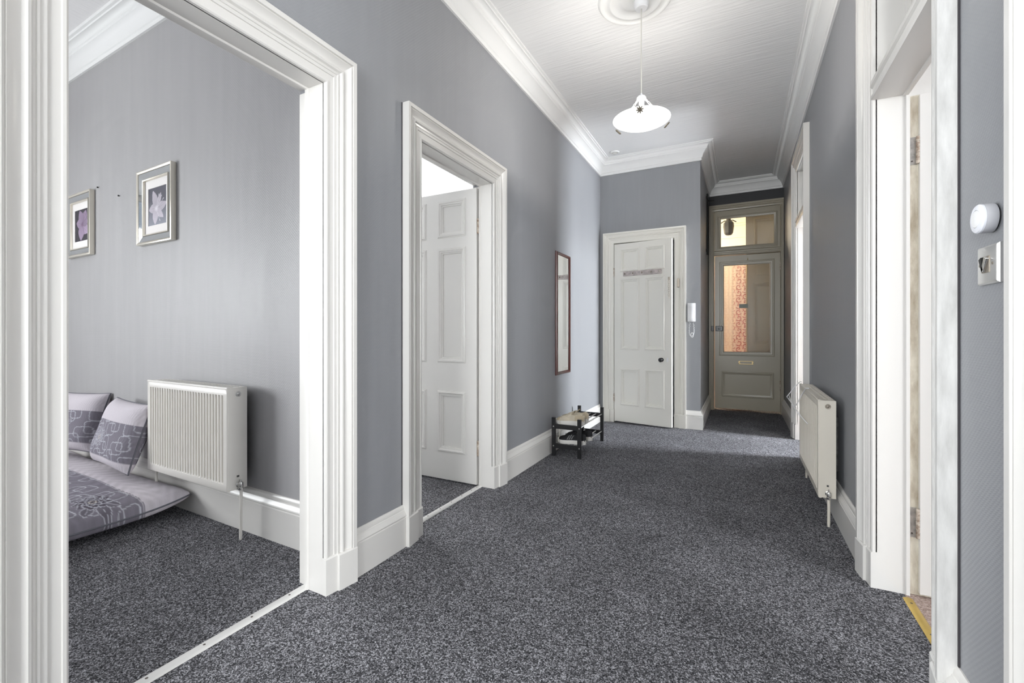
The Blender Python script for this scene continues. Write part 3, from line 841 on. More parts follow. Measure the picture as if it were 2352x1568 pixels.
# ------------------------------------------------------------------ radiators
def radiator(loc, rz, w, h, dep, z0, nf, m, label, tap_x, gap, valve_screw=True):
    """wall-hung panel radiator: local x along wall, y out from wall; z0 bottom"""
    e = empty('radiator', loc, rz, label, 'radiator')
    y0, y1 = gap, gap + dep
    z1 = z0 + h
    pr = []
    x0, x1 = -w / 2, w / 2
    # fluted front sheet
    mgn = 0.030
    pit = (w - 2 * mgn) / nf
    def row(z, amp):
        r = [(x0 + 0.001, y1 - 0.014, z), (x0 + 0.001, y1 - 0.003, z), (x0 + 0.004, y1, z), (x0 + mgn - 0.002, y1, z)]
        for i in range(nf):
            a = x0 + mgn + i * pit
            r += [(a + pit * 0.16, y1, z), (a + pit * 0.28, y1 - amp, z), (a + pit * 0.72, y1 - amp, z), (a + pit * 0.84, y1, z)]
        r += [(x1 - mgn + 0.002, y1, z), (x1 - 0.004, y1, z), (x1 - 0.001, y1 - 0.003, z), (x1 - 0.001, y1 - 0.014, z)]
        return r
    st = [[(p[0], p[1] - 0.004, p[2]) for p in row(z0, 0)], row(z0 + 0.006, 0), row(z0 + 0.040, 0), row(z0 + 0.057, 0.019), row(z1 - 0.054, 0.019), row(z1 - 0.038, 0), row(z1 - 0.006, 0), [(p[0], p[1] - 0.004, p[2]) for p in row(z1, 0)]]
    MB().loft(st, closed_prof=False, caps=False).build('front_panel', M[m], e, smooth=40)
    B(x0 + 0.004, x1 - 0.004, y0, y0 + 0.012, z0 + 0.01, z1 - 0.01).build('back_panel', M['radback'], e, bevel=0.004)
    sides = []
    for s in (x0, x1 - 0.002):
        sides.append(B(s, s + 0.002, y0, y1 - 0.010, z0 + 0.004, z1 - 0.001).build('side_panel', M[m], e))
    # top grille
    nb = 26
    hs = []
    for i in range(nb):
        a = x0 + 0.03 + (w - 0.06) * i / nb
        for q in range(2):
            ya = y0 + 0.016 + q * (dep - 0.04) / 2
            hs.append((a, a + (w - 0.06) / nb * 0.72, ya, ya + (dep - 0.04) / 2 - 0.008))
    g = MB().gridsolid([x0, x1], [y0 + 0.004, y1 - 0.010], hs, 0, 0.002)
    g.v = [(x, z, z1 - 0.002 + y) for x, y, z in g.v]
    g.build('top_grille', M[m], e)
    B(x0, x1, y1 - 0.0135, y1 + 0.001, z1 - 0.010, z1 + 0.003).build('top_rail', M[m], e, bevel=0.003)
    for s in (x0, x1):
        sg = 1 if s > 0 else -1
        if sg == tap_x or True:
            pr = [(0.0001, 0.004), (0.006, 0.004), (0.007, 0.001), (0.010, 0.0015), (0.0125, 0.003), (0.014, 0.001), (0.014, 0.0)]
            mb = MB()
            mb.lathe([(r, sg * q) for r, q in pr], 20, (s, y0 + dep * 0.45, z1 - 0.035), 'x')
            mb.build('blanking_plug', M['steel' if m == 'rad' else 'keep'], sides[0 if sg < 0 else 1], smooth=True)
            B(s - 0.001, s + 0.001, y0 + dep * 0.40, y0 + dep * 0.52, z0 + 0.068, z0 + 0.078).build('cover_slot', M['radback'], sides[0 if sg < 0 else 1])
    # valves and tails on both ends
    for sg in (-1, 1):
        xv = sg * (w / 2)
        yv = y0 + dep * 0.45
        zv = z0 + 0.030
        v = MB()
        v.lathe([(0.0001, sg * 0.030), (0.006, sg * 0.030), (0.007, sg * 0.018), (0.011, sg * 0.017), (0.011, sg * 0.006), (0.014, sg * 0.005), (0.014, -sg * 0.001)], 14, (xv, yv, zv), 'x')
        vt = v.build('valve_tail', M['chrome'], e, smooth=30)
        v = MB().lathe([(0.0001, 0.030), (0.003, 0.030), (0.004, 0.018), (0.009, 0.016), (0.011, 0.010), (0.011, -0.008), (0.009, -0.010), (0.012, -0.012), (0.012, -0.024), (0.008, -0.026)], 14, (xv + sg * 0.026, yv, zv))
        v.build('valve_body', M['chrome'], vt, smooth=30)
        px = xv + sg * 0.026
        MB().tube([(px, yv, zv - 0.022), (px, yv, zv - 0.10), (px - sg * 0.004, yv, 0.02), (px - sg * 0.004, yv, 0.0)], [0.0075, 0.0075, 0.0075, 0.006], 12).build('pipe', M[m], e, smooth=40)
    for xx in (-w * 0.3, w * 0.3):
        B(xx - 0.015, xx + 0.015, 0.001, y0 + 0.002, z0 + 0.12, z1 - 0.12).build('wall_bracket', M['radback'], e)
    return e

xm = (-3.225 - 2.375) / 2
radiator((xm, yroom(xm), 0), ROOM_RZ, 0.85, 0.545, 0.105, 0.26, 28, 'rad', 'white fluted panel radiator on the bedroom wall beside the cushions', 1, 0.05)
radiator((XR, (3.07 + 3.97) / 2, 0), PI / 2, 0.90, 0.560, 0.085, 0.150, 29, 'rad_cream', 'cream panel radiator on the hall wall with wire hanger on top', 1, 0.037)
# wire hanger on the hall radiator
hg = empty('wire_hanger', (0.40, 3.75, 0.0), 0, 'bent white wire hanger looped over the cream radiator', 'hanger')
MB().tube([(0.408, 3.967, 0.726), (0.402, 3.989, 0.721), (0.37, 3.946, 0.691), (0.33, 4.146, 0.583), (0.332, 4.062, 0.584), (0.345, 3.747, 0.563), (0.355, 3.676, 0.6), (0.385, 3.681, 0.667), (0.395, 3.576, 0.719), (0.408, 3.539, 0.724)], 0.0034, 8).build('upper_wire', M['plastic'], hg, world=True, smooth=True)
MB().tube([(0.336, 4.04, 0.611), (0.34, 3.953, 0.583), (0.343, 3.725, 0.562), (0.37, 3.647, 0.521), (0.396, 3.493, 0.495)], 0.0030, 8).build('lower_wire', M['plastic'], hg, world=True, smooth=True)

# ------------------------------------------------------------------ pendant lamp, ceiling rose, ceiling disc
PX, PY = -0.555, 2.87
pd = empty('pendant_lamp', (PX, PY, ZC), 0, 'lit white glass bowl pendant hanging from the hall ceiling', 'lamp')
MB().lathe([(0.0001, -0.052), (0.0035, -0.052), (0.0036, -0.055), (0.034, -0.055), (0.041, -0.050), (0.044, -0.030), (0.046, -0.026), (0.047, -0.012), (0.047, -0.006)], 32, (0, 0, -0.006)).build('ceiling_cup', M['plastic'], pd, smooth=30)
MB().tube([(0, 0, -0.055), (-0.001, 0, -0.3), (0, 0, -0.600)], 0.0032, 8).build('cord', mat('cord_white', (0.60, 0.58, 0.53), 0.5), pd)
MB().lathe([(0.0001, -0.592), (0.005, -0.594), (0.007, -0.606), (0.022, -0.612), (0.029, -0.622), (0.028, -0.630), (0.017, -0.636), (0.016, -0.672), (0.013, -0.680), (0.0001, -0.680)], 24).build('lamp_holder', M['plastic'], pd, smooth=30)
MB().lathe([(0.0001, -0.742), (0.016, -0.738), (0.025, -0.722), (0.024, -0.705), (0.014, -0.684), (0.0001, -0.680)], 20).build('bulb', M['bulb'], pd, smooth=True)
RB, ZR = 0.175, -0.760
bw = []
for i in range(15):
    a = i / 14 * PI / 2
    q = math.sin(a)
    bw.append((max(0.0001, RB * q), ZR - 0.044 * (1 - q ** 2.4)))
inner = [(r * 0.975 if r > 0.001 else r, z + 0.004) for r, z in bw[::-1]]
bowl = MB().lathe(bw + [(RB + 0.001, ZR + 0.002)] + inner, 56).build('glass_bowl', M['bowl'], pd, smooth=True)
for k in range(3):
    a = math.radians(-82 + 120 * k)
    ca, sa = math.cos(a), math.sin(a)
    rr = RB * 0.985
    # chain from holder to rim bracket
    p0 = Vector((0.027 * ca, 0.027 * sa, -0.627))
    p1 = Vector((rr * ca, rr * sa, ZR + 0.008))
    nl = 9
    ch = MB()
    for i in range(nl):
        a0 = p0.lerp(p1, i / nl)
        a1 = p0.lerp(p1, (i + 1) / nl)
        mid = (a0 + a1) / 2
        d = (a1 - a0)
        ln = d.length * 0.64
        d.normalize()
        u = d.cross(Vector((-sa, ca, 0))).normalized() if i % 2 else Vector((-sa, ca, 0))
        ch.tube([mid + d * ln * math.cos(q * 2 * PI / 10) + u * 0.006 * math.sin(q * 2 * PI / 10) for q in range(10)], 0.0014, 5, closed=True)
    co = ch.build('chain', M['plastic'], pd)
    co['kind'] = 'stuff'
    # star bracket on the rim
    st = MB()
    outv = Vector((ca, sa, -0.75)).normalized()
    cs = Vector((rr * 0.97 * ca, rr * 0.97 * sa, ZR - 0.012)) + outv * 0.010
    tv = Vector((-sa, ca, 0))
    wv = outv.cross(tv).normalized()
    for q in range(4):
        b2 = q * PI / 4 + 0.1
        d = tv * math.cos(b2) + wv * math.sin(b2)
        st.tube([cs - d * 0.022, cs - d * 0.012, cs + d * 0.012, cs + d * 0.022], [0.003, 0.0042, 0.0042, 0.003], 6)
    so = st.build('star_bracket', M['starmetal'], bowl)

rose = MB().lathe([(0.0001, -0.012), (0.060, -0.013), (0.075, -0.020), (0.085, -0.014), (0.105, -0.010), (0.135, -0.012), (0.150, -0.021), (0.160, -0.021), (0.168, -0.011), (0.190, -0.009), (0.202, -0.012), (0.212, -0.018), (0.222, -0.012), (0.232, 0.001)], 64, (PX - 0.035, PY - 0.02, ZC)).build('trim_4', M['plaster'], smooth=True)
meta(rose, 'round white plaster ceiling rose above the pendant', 'ceiling rose', kind='structure')
dt = empty('ceiling_disc', (-1.300, 5.165, ZC), 0, 'small flat round disc on the ceiling in the cornice corner', 'detector')
MB().lathe([(0.0001, -0.009), (0.022, -0.009), (0.026, -0.012), (0.046, -0.010), (0.050, -0.004), (0.050, 0.0)], 32).build('body', M['plaster'], dt, smooth=30)
MB().lathe([(0.026, -0.0115), (0.028, -0.0135), (0.030, -0.0118)], 32).build('groove_ring', M['keep'], dt)

# ------------------------------------------------------------------ wall mirror
ym = 4.095
mr = empty('wall_mirror', (XL, ym, 0.69), -PI / 2, 'tall narrow mirror in a dark mahogany frame above the shoe rack', 'mirror')
MP = [(0.0, 0.004), (0.0, 0.014), (0.004, 0.020), (0.014, 0.023), (0.026, 0.018), (0.030, 0.010), (0.030, 0.001)]
hw, hh = 0.160, 1.115
ring(-hw + 0.0, hw - 0.0, 0.03, 0.03 + hh, MP, 0).build('frame', M['mahogany'], mr, smooth=30)
B(-hw - 0.004, hw + 0.004, 0.0015, 0.010, 0.026, 0.034 + hh).build('mirror_glass', M['mirror'], mr)

# ------------------------------------------------------------------ shoe rack
rk = empty('shoe_rack', (-1.36, 4.05, 0), 0, 'small black two-tier shoe rack with silver rods under the mirror', 'shoe rack')
RX = (-1.478, -1.240)
RY = (3.692, 4.402)
legs = {}
for x in RX:
    for y in RY:
        legs[(x, y)] = B(x - 0.016, x + 0.016, y - 0.012, y + 0.012, 0, 0.340).build('leg', M['blackwood'], rk, world=True, bevel=0.002)
for y in RY:
    for z in (0.262, 0.090):
        B(RX[0] + 0.016, RX[1] - 0.016, y - 0.010, y + 0.010, z - 0.020, z + 0.020).build('end_rail', M['blackwood'], rk, world=True, bevel=0.002)
for z in (0.270, 0.098):
    for i in range(5):
        x = RX[0] + 0.006 + (RX[1] - RX[0] - 0.010) * i / 4
        MB().tube([(x, RY[0] - (0.0 if i in (0, 4) else -0.006), z), (x, RY[1] + (0.0 if i in (0, 4) else -0.006), z)], 0.0055, 10).build('rod', M['steel'], rk, world=True, smooth=40)
    for x in RX:
        MB().lathe([(0.0001, -0.003), (0.005, -0.003), (0.006, 0.0)], 12, (x + 0.002, RY[0] - 0.0125, z - 0.008), 'y').build('bolt', M['steel'], legs[(x, RY[0])])

# ------------------------------------------------------------------ shoes
def shoe(loc, rz, m_up, m_sole, m_trim, label, group, stripes_m=None, L=0.275, lace_m='lace', loose=None):
    """toe towards +x; origin at the heel end of the sole"""
    e = empty('trainer_shoe', loc, rz, label, 'shoe', group)
    def half_w(t):
        return 0.038 + 0.016 * math.exp(-((t - 0.70) / 0.22) ** 2) - 0.004 * math.exp(-((t - 0.4) / 0.15) ** 2)
    ns, na = 26, 18
    def outline(t, k=1.0):
        end = min(1, max(0.0, t) / 0.10) ** 0.5 if t < 0.10 else (min(1, (1 - t) / 0.16) ** 0.5 if t > 0.84 else 1)
        return max(0.002, half_w(t) * end * k)
    # sole
    st = []
    for i in range(ns + 1):
        t = i / ns
        wd = outline(t, 1.06)
        top = 0.030 + 0.008 * (1 - t) + 0.012 * max(0, t - 0.85) / 0.15
        bot = 0.012 * max(0, t - 0.80) / 0.20
        x = t * L
        st.append([(x, -wd, bot), (x, wd, bot), (x, wd * 1.02, (bot + top) / 2), (x, wd * 0.98, top), (x, -wd * 0.98, top), (x, -wd * 1.02, (bot + top) / 2)])
    MB().loft(st).build('sole', M[m_sole], e, smooth=40)
    # upper
    def top_h(t):
        if t < 0.10: return 0.105 - 0.25 * (0.10 - t)
        if t < 0.35: return 0.105 - 0.030 * math.sin((t - 0.10) / 0.25 * PI / 2) * 0.6
        if t < 0.45: return 0.087 + 0.012 * (t - 0.35) / 0.10
        return 0.099 - 0.058 * ((t - 0.45) / 0.55) ** 0.9
    st = []
    for i in range(ns + 1):
        t = i / ns
        wd = outline(t)
        zt = top_h(t) - (0.022 * max(0, t - 0.9) / 0.1)
        zb2 = 0.028
        x = t * L
        r = []
        opening = t < 0.42 and t > 0.05
        for q in range(na + 1):
            a = PI * q / na
            y = wd * math.cos(a)
            z = zb2 + (zt - zb2) * math.sin(a) ** 0.75
            if opening and math.sin(a) > 0.82:
                z = zb2 + (zt - zb2) * 0.55 if math.sin(a) > 0.93 else z
            r.append((x, y * (1 - 0.22 * math.sin(a) if t < 0.5 else 1), z))
        st.append(r)
    up = MB().loft(st, closed_prof=False, caps=False).build('upper', M[m_up], e, smooth=60)
    # heel counter and toe overlays
    def overlay(t0, t1, q0, q1, mm, name, k=1.035):
        st2 = []
        for i in range(9):
            t = t0 + (t1 - t0) * i / 8
            wd = outline(t) * k
            zt = top_h(t) - (0.022 * max(0, t - 0.9) / 0.1)
            st2.append([(t * L, wd * math.cos(PI * q / na) * (1 - 0.22 * math.sin(PI * q / na) if t < 0.5 else 1), 0.028 + (zt * 1.015 - 0.028) * math.sin(PI * q / na) ** 0.75) for q in range(q0, q1 + 1)])
        MB().loft(st2, closed_prof=False, caps=False).build(name, M[mm], e, smooth=60)
    overlay(0.015, 0.30, 0, 5, m_trim, 'heel_overlay')
    overlay(0.015, 0.30, 13, 18, m_trim, 'heel_overlay')
    overlay(0.80, 0.985, 0, 18, m_trim, 'toe_cap', 1.02)
    # tongue
    st = []
    for i in range(6):
        t = 0.36 + 0.10 * i / 5
        z = 0.118 - 0.026 * i / 5
        st.append([((t - 0.03) * L, y, z - abs(y) * 0.25 + dz) for y, dz in ((-0.020, 0), (0, 0.002), (0.020, 0), (0.020, -0.006), (0, -0.005), (-0.020, -0.006))])
    MB().loft(st).build('tongue', M[m_trim], e, smooth=60)
    lc = MB()
    for i in range(5):
        t = 0.47 + 0.055 * i
        z = top_h(t)
        pts = [(t * L + 0.004 * math.sin(q), (q / 1.0) * 0.010, z + 0.003 - abs(q) ** 2 * 0.0022) for q in (-2, -1, 0, 1, 2)]
        MB().tube(pts, 0.0026, 6).build('lace', M[lace_m], up, smooth=True)
    if loose:
        MB().tube(loose, 0.0022, 6).build('loose_lace', M[lace_m], e, world=True, smooth=True)
    if stripes_m:
        for sg in (-1, 1):
            for i in range(3):
                t = 0.46 + 0.07 * i
                pts = []
                for q in range(6):
                    a = 0.10 + 0.62 * q / 5
                    tt = t - 0.075 * q / 5
                    wd = outline(tt)
                    sn = math.sin(a)
                    pts.append((tt * L, sg * (wd * math.cos(a) + 0.0016), 0.030 + (top_h(tt) - 0.028) * sn ** 0.75))
                st = [[(p[0] - 0.005, p[1], p[2]), (p[0] + 0.005, p[1], p[2]), (p[0] + 0.005, p[1] - sg * 0.003, p[2]), (p[0] - 0.005, p[1] - sg * 0.003, p[2])] for p in pts]
                MB().loft(st).build('side_stripe', M[stripes_m], up)
    return e

Z1, Z2 = 0.2760, 0.1040
shoe((-1.222, 3.785, Z1), PI + 0.03, 'shoe_cream', 'shoe_white', 'shoe_tan', 'cream suede trainer nearest the rack end, lace hanging down', 'cream trainers on the top tier', loose=[(-1.415, 3.74, 0.345), (-1.43, 3.715, 0.31), (-1.425, 3.705, 0.24), (-1.432, 3.708, 0.17), (-1.446, 3.715, 0.13), (-1.440, 3.72, 0.117)])
shoe((-1.222, 3.905, Z1), PI - 0.06, 'shoe_cream', 'shoe_white', 'shoe_tan', 'cream suede trainer tucked behind its pair on the top tier', 'cream trainers on the top tier')
shoe((-1.212, 3.790, Z2), PI + 0.02, 'shoe_black', 'shoe_white', 'shoe_black', 'black trainer with grey side stripes nearest the rack end, lower tier', 'black trainers on the lower tier', 'stripe_grey', 0.265, 'shoe_black')
shoe((-1.205, 3.960, Z2), PI - 0.05, 'shoe_black', 'shoe_white', 'shoe_black', 'black trainer with grey stripes behind the other on the lower tier', 'black trainers on the lower tier', 'stripe_grey', 0.265, 'shoe_black')

# ------------------------------------------------------------------ entry phone
ph = empty('entry_phone', (-0.490, YE, 1.215), PI, 'white entry phone handset hung beside the cupboard door', 'phone')
B(-0.042, 0.042, 0.0005, 0.016, 0.0, 0.212).build('wall_plate', M['plastic'], ph, bevel=0.006)
hs_ = [[(-0.030, 0.015, z), (0.030, 0.015, z), (0.030, 0.015 + d, z), (0.022, 0.022 + d, z), (-0.022, 0.022 + d, z), (-0.030, 0.015 + d, z)] for z, d in ((0.004, 0.018), (0.02, 0.026), (0.05, 0.022), (0.07, 0.014), (0.15, 0.014), (0.17, 0.022), (0.195, 0.026), (0.209, 0.018))]
hset = MB().loft(hs_).build('handset', M['plastic'], ph, smooth=40)
B(-0.034, -0.008, 0.029, 0.0325, 0.105, 0.112).build('call_button', M['plastic_grey'], hset)
pts = []
for i in range(90):
    q = i / 89
    z = -0.005 - 0.165 * math.sin(q * PI) - 0.010 * math.sin(q * 9)
    x = 0.016 - 0.036 * q + 0.014 * math.sin(q * PI * 2.0)
    pts.append((x + 0.004 * math.cos(i * 1.3), 0.016 + 0.004 * math.sin(i * 1.3), z))
MB().tube(pts, 0.0024, 6).build('coiled_cord', M['plastic'], ph, smooth=True)
pts = [(-0.006 + 0.013 * math.cos(a) , 0.018 + 0.003 * math.sin(3 * a), -0.150 + 0.026 * math.sin(a)) for a in [2 * PI * i / 40 for i in range(40)]]
MB().tube(pts, 0.004, 8, closed=True).build('cord_loop', M['plastic'], ph, smooth=True)

# ------------------------------------------------------------------ switch and stick-on light
sw = empty('light_switch', (XR, 1.424, 1.2565), PI / 2, 'brushed steel light switch plate below the round stick-on light', 'switch')
prof = [(-0.0005, 0.049), (0.004, 0.049), (0.009, 0.044), (0.0105, 0.036), (0.0105, 0.0)]
st = []
for o, hgt in ((0.049, 0.0), (0.049, 0.005), (0.046, 0.0085), (0.041, 0.0105), (0.0, 0.0107)):
    st.append([(max(o, 0.0005) * sx, hgt, max(o * 0.92, 0.0005) * sz) for sx, sz in ((-1, -1), (1, -1), (1, 1), (-1, 1))])
plate = MB().loft(st).build('plate', M['steel'], sw, smooth=25)
B(-0.017, 0.017, 0.0100, 0.0125, -0.019, 0.019).build('rocker_surround', M['keep'], sw)
for sx, ang in ((0.006, 0.42), (-0.006, -0.42)):
    mb = MB()
    c_, s_ = math.cos(ang), math.sin(ang)
    pp = [(-0.005, -0.017), (0.005, -0.017), (0.006, 0.017), (-0.006, 0.017)]
    st = [[(sx + x * c_ + z * s_, y, z * c_ - x * s_) for x, z in pp] for y in (0.012, 0.018)]
    mb.loft(st).build('rocker', M['iron'] if sx > 0 else M['chrome'], sw, bevel=0.001)
for x in (-0.030, 0.030):
    MB().lathe([(0.0001, 0.0118), (0.003, 0.0118), (0.0036, 0.0100)], 12, (x, 0, 0), 'y').build('screw', M['keep'], plate)
pk = empty('stick_on_light', (XR, 1.414, 1.362), PI / 2, 'round white stick-on push light above the switch', 'light')
MB().lathe([(0.0001, 0.0005), (0.030, 0.0005), (0.030, 0.0035), (0.0001, 0.0035)], 40, (0, 0, 0), 'y').build('adhesive_pad', M['black'], pk)
MB().lathe([(0.0001, 0.0036), (0.0325, 0.0036), (0.0335, 0.006), (0.0335, 0.024), (0.0001, 0.024)], 48, (0, 0, 0), 'y').build('body', M['plastic_grey'], pk, smooth=30)
MB().lathe([(0.0001, 0.0243), (0.0335, 0.0243), (0.0335, 0.028), (0.031, 0.031), (0.021, 0.0325), (0.0205, 0.032)], 48, (0, 0, 0), 'y').build('lens', M['puck'], pk, smooth=30)
MB().lathe([(0.0001, 0.034), (0.019, 0.033), (0.020, 0.0318), (0.0001, 0.0315)], 40, (0, 0, 0), 'y').build('lens_centre', M['puck_core'], pk, smooth=30)

# ------------------------------------------------------------------ pictures in the bedroom
def mixc(a, b2, k):
    return tuple(x + (y - x) * k for x, y in zip(a, b2))
def petals(u, v, bg, petal, c, specs, heart):
    """flower print: separate petals from a common centre to their own tips; u right, v up"""
    A = 1.35
    x, y = u - c[0], (v - c[1]) * A
    col = bg
    for tu, tv, wd, sh in specs:
        tx, ty = tu - c[0], (tv - c[1]) * A
        L = math.hypot(tx, ty)
        dx, dy = tx / L, ty / L
        a, o = x * dx + y * dy, -x * dy + y * dx
        q = a / L
        if 0 < q < 1:
            wl = wd * math.sin(PI * q ** 0.85) ** 0.8 + 0.012 * (1 - q)
            o2 = o + 0.02 * math.sin(q * PI)
            if abs(o2) < wl:
                e = abs(o2) / wl
                k = sh * (0.86 + 0.10 * math.cos(o2 * 150) + 0.16 * (1 - e)) * (0.82 + 0.22 * q)
                if e > 0.88: k *= 1.18
                if e < 0.06: k *= 0.78
                col = tuple(min(0.92, p * k) for p in petal)
    r = math.hypot(x, y)
    if r < 0.13: col = mixc(col, heart, 0.75 * (1 - r / 0.13))
    for ang in (0.95, 1.25, 0.62, -1.2):
        a, o = x * math.cos(ang) + y * math.sin(ang), -x * math.sin(ang) + y * math.cos(ang)
        if 0.05 < a < 0.48 and abs(o - 0.06 * a * a) < 0.007: col = mixc(col, heart, 0.65)
        if abs(a - 0.49) < 0.035 and abs(o - 0.015) < 0.016: col = mixc(col, heart, 0.55)
    return col

def picture(x, zc, wd, ht, label, flower):
    e = empty('framed_picture', (x, yroom(x), zc), ROOM_RZ, label, 'picture', 'flower pictures on the bedroom wall')
    F = [(-0.050, 0.020), (-0.044, 0.021), (-0.042, 0.026), (-0.030, 0.026), (-0.028, 0.030), (-0.012, 0.038), (-0.004, 0.036), (0.0, 0.030), (0.0, 0.004), (-0.006, 0.002), (-0.050, 0.002)]
    F_out = [(-0.018, 0.022), (-0.016, 0.030), (-0.006, 0.034), (0.0, 0.032), (0.0, 0.002), (-0.018, 0.002)]
    hw2, hh2 = wd / 2, ht / 2
    ring(-hw2, hw2, -hh2, hh2, F_out, 0).build('outer_frame', M['frame'], e, smooth=30)
    F_m = [(-0.058, 0.016), (-0.056, 0.020), (-0.019, 0.026), (-0.0185, 0.002), (-0.058, 0.002)]
    ring(-hw2, hw2, -hh2, hh2, F_m, 0).build('mirror_border', M['frame_mirror'], e)
    F_i = [(-0.070, 0.012), (-0.068, 0.022), (-0.061, 0.024), (-0.0585, 0.020), (-0.0585, 0.002), (-0.070, 0.002)]
    ring(-hw2, hw2, -hh2, hh2, F_i, 0).build('inner_frame', M['frame'], e, smooth=30)
    px, pz = hw2 - 0.111, hh2 - 0.125
    mo = MB().gridsolid([-hw2 + 0.069, hw2 - 0.069], [-hh2 + 0.069, hh2 - 0.069], [(-px, px, -pz, pz)], 0.004, 0.009).build('mount', M['mount'], e, bevel=0.001)
    nx, nz = 90, 130
    mb = MB()
    cols = []
    for i in range(nx + 1):
        for k in range(nz + 1):
            u, v = i / nx, k / nz
            mb.v.append((px - 2 * px * u, 0.0055, -pz + 2 * pz * v))
            cols.append(flower(u, v))
    for i in range(nx):
        for k in range(nz):
            a = i * (nz + 1) + k
            mb.f.append((a, a + nz + 1, a + nz + 2, a + 1))
    mb.build('print', M['print'], mo, cols=cols)
    return e

def fl1(u, v):
    bg = mixc((0.075, 0.072, 0.095), (0.24, 0.25, 0.30), max(0, 1 - v * 1.5))
    return petals(u, v, bg, (0.47, 0.43, 0.49), (0.43, 0.44), [(0.68, 0.84, 0.10, 0.95), (0.24, 0.93, 0.145, 1.0), (0.02, 0.43, 0.16, 1.05), (1.0, 0.55, 0.15, 1.0), (0.82, 0.17, 0.12, 1.15), (0.36, 0.02, 0.15, 1.15)], (0.78, 0.76, 0.80))
def fl2(u, v):
    return petals(u, v, (0.035, 0.03, 0.04), (0.33, 0.25, 0.36), (0.55, 0.52), [(0.85, 0.95, 0.22, 0.95), (0.35, 0.98, 0.20, 0.9), (0.10, 0.60, 0.20, 1.0), (0.98, 0.22, 0.24, 1.25), (0.45, 0.02, 0.22, 1.1), (1.0, 0.62, 0.15, 0.85)], (0.10, 0.04, 0.10))
picture(-3.452, 1.940, 0.462, 0.500, 'flower picture in a champagne mirrored frame above the radiator', fl1)
picture(-4.665, 1.948, 0.462, 0.500, 'purple flower picture half hidden by the doorway edge', fl2)
for (x, z, lb) in ((-4.37, 2.205, 'tiny black nail above the purple flower picture'), (-4.02, 2.09, 'tiny black nail in the bare wall between the pictures')):
    nl = MB().lathe([(0.0001, 0.012), (0.006, 0.010), (0.006, 0.006), (0.003, 0.004), (0.003, 0.0)], 10, (0, 0, 0), 'y').build('wall_nail', M['iron'], loc=(x, yroom(x), z), rot=(0, 0, ROOM_RZ))
    meta(nl, lb, 'nail')

# ------------------------------------------------------------------ floor cushion and scatter cushions
LIGHT = (0.60, 0.56, 0.60)
GREY = (0.215, 0.20, 0.235)
LINE = (0.46, 0.46, 0.51)
DARK = (0.055, 0.045, 0.06)
def rrect(x, y, cx, cy, a, b2, r):
    qx, qy = abs(x - cx) - a + r, abs(y - cy) - b2 + r
    return math.hypot(max(qx, 0), max(qy, 0)) + min(max(qx, qy), 0) - r
def scroll_lines(x, y, p=0.19):
    """overlapping rounded squares in outline, tilted"""
    best = 1
    for ox, oy, a, b2 in ((0, 0, 0.050, 0.036), (0.055, 0.030, 0.040, 0.045), (0.115, 0.085, 0.052, 0.036), (0.165, 0.115, 0.036, 0.044)):
        gx = (x - ox + p / 2) % p - p / 2
        gy = (y - oy + p / 2) % p - p / 2
        best = min(best, abs(rrect(gx, gy, 0, 0, a, b2, 0.018)))
    return best
def peony(x, y, R, dark=True):
    r = math.hypot(x, y * 1.15)
    a = math.atan2(y, x)
    out = None
    if r < R * 1.2:
        for i, (k, n, ph_) in enumerate(((1.0, 9, 0.3), (0.78, 8, 1.0), (0.58, 7, 0.2), (0.38, 6, 1.4), (0.20, 5, 0.6))):
            rk_ = R * k * (1 + 0.13 * math.cos(n * a + ph_) + 0.05 * math.cos(2 * n * a))
            if abs(r - rk_) < R * 0.035: return LINE if i < 4 else (0.6, 0.55, 0.5)
            if r < rk_: out = mixc(DARK, GREY, 0.05 + 0.55 * (r / rk_) ** 4) if dark else mixc(GREY, LINE, 0.18)
    # leaves to one side
    for ang, ln in ((PI - 0.5, 1.9), (PI + 0.1, 2.3), (PI + 0.6, 1.8), (0.5, 1.5)):
        lx, ly = x * math.cos(ang) + y * math.sin(ang), -x * math.sin(ang) + y * math.cos(ang)
        q = (lx - R * 0.8) / (R * ln - R * 0.8)
        if 0 < q < 1 and out is None:
            wl = R * 0.34 * math.sin(PI * q ** 0.8)
            if abs(abs(ly) - wl) < R * 0.03 or abs(ly) < R * 0.018: return LINE
            if abs(ly) < wl: out = mixc(GREY, DARK, 0.35) if dark else mixc(GREY, LINE, 0.1)
    return out
def weave(c, x, y):
    k = 1 + 0.10 * math.sin(x * 900 + 3 * math.sin(y * 37)) * math.sin(y * 60) + 0.06 * (random.random() - 0.5)
    return tuple(q * k for q in c)
def print_mattress(a, b2):
    """a from the near end, b from the wall side, metres"""
    edge = 0.255 - 0.03 * math.exp(-(a / 0.18) ** 2) * 6 * 0.2
    if b2 < edge:
        c = LIGHT
    else:
        c = GREY
        if abs(b2 - edge - 0.006) < 0.003: c = mixc(GREY, LIGHT, 0.6)
        pn = peony(b2 - 0.40 if False else a - 0.165, b2 - 0.395, 0.082)
        pn2 = peony(a - 0.75, b2 - 0.55, 0.08, False)
        if pn: c = pn
        elif pn2: c = pn2
        elif scroll_lines(a * 0.9 + b2 * 0.25, b2 * 0.9 - a * 0.2, 0.23) < 0.0028: c = LINE
    return weave(c, a, b2)
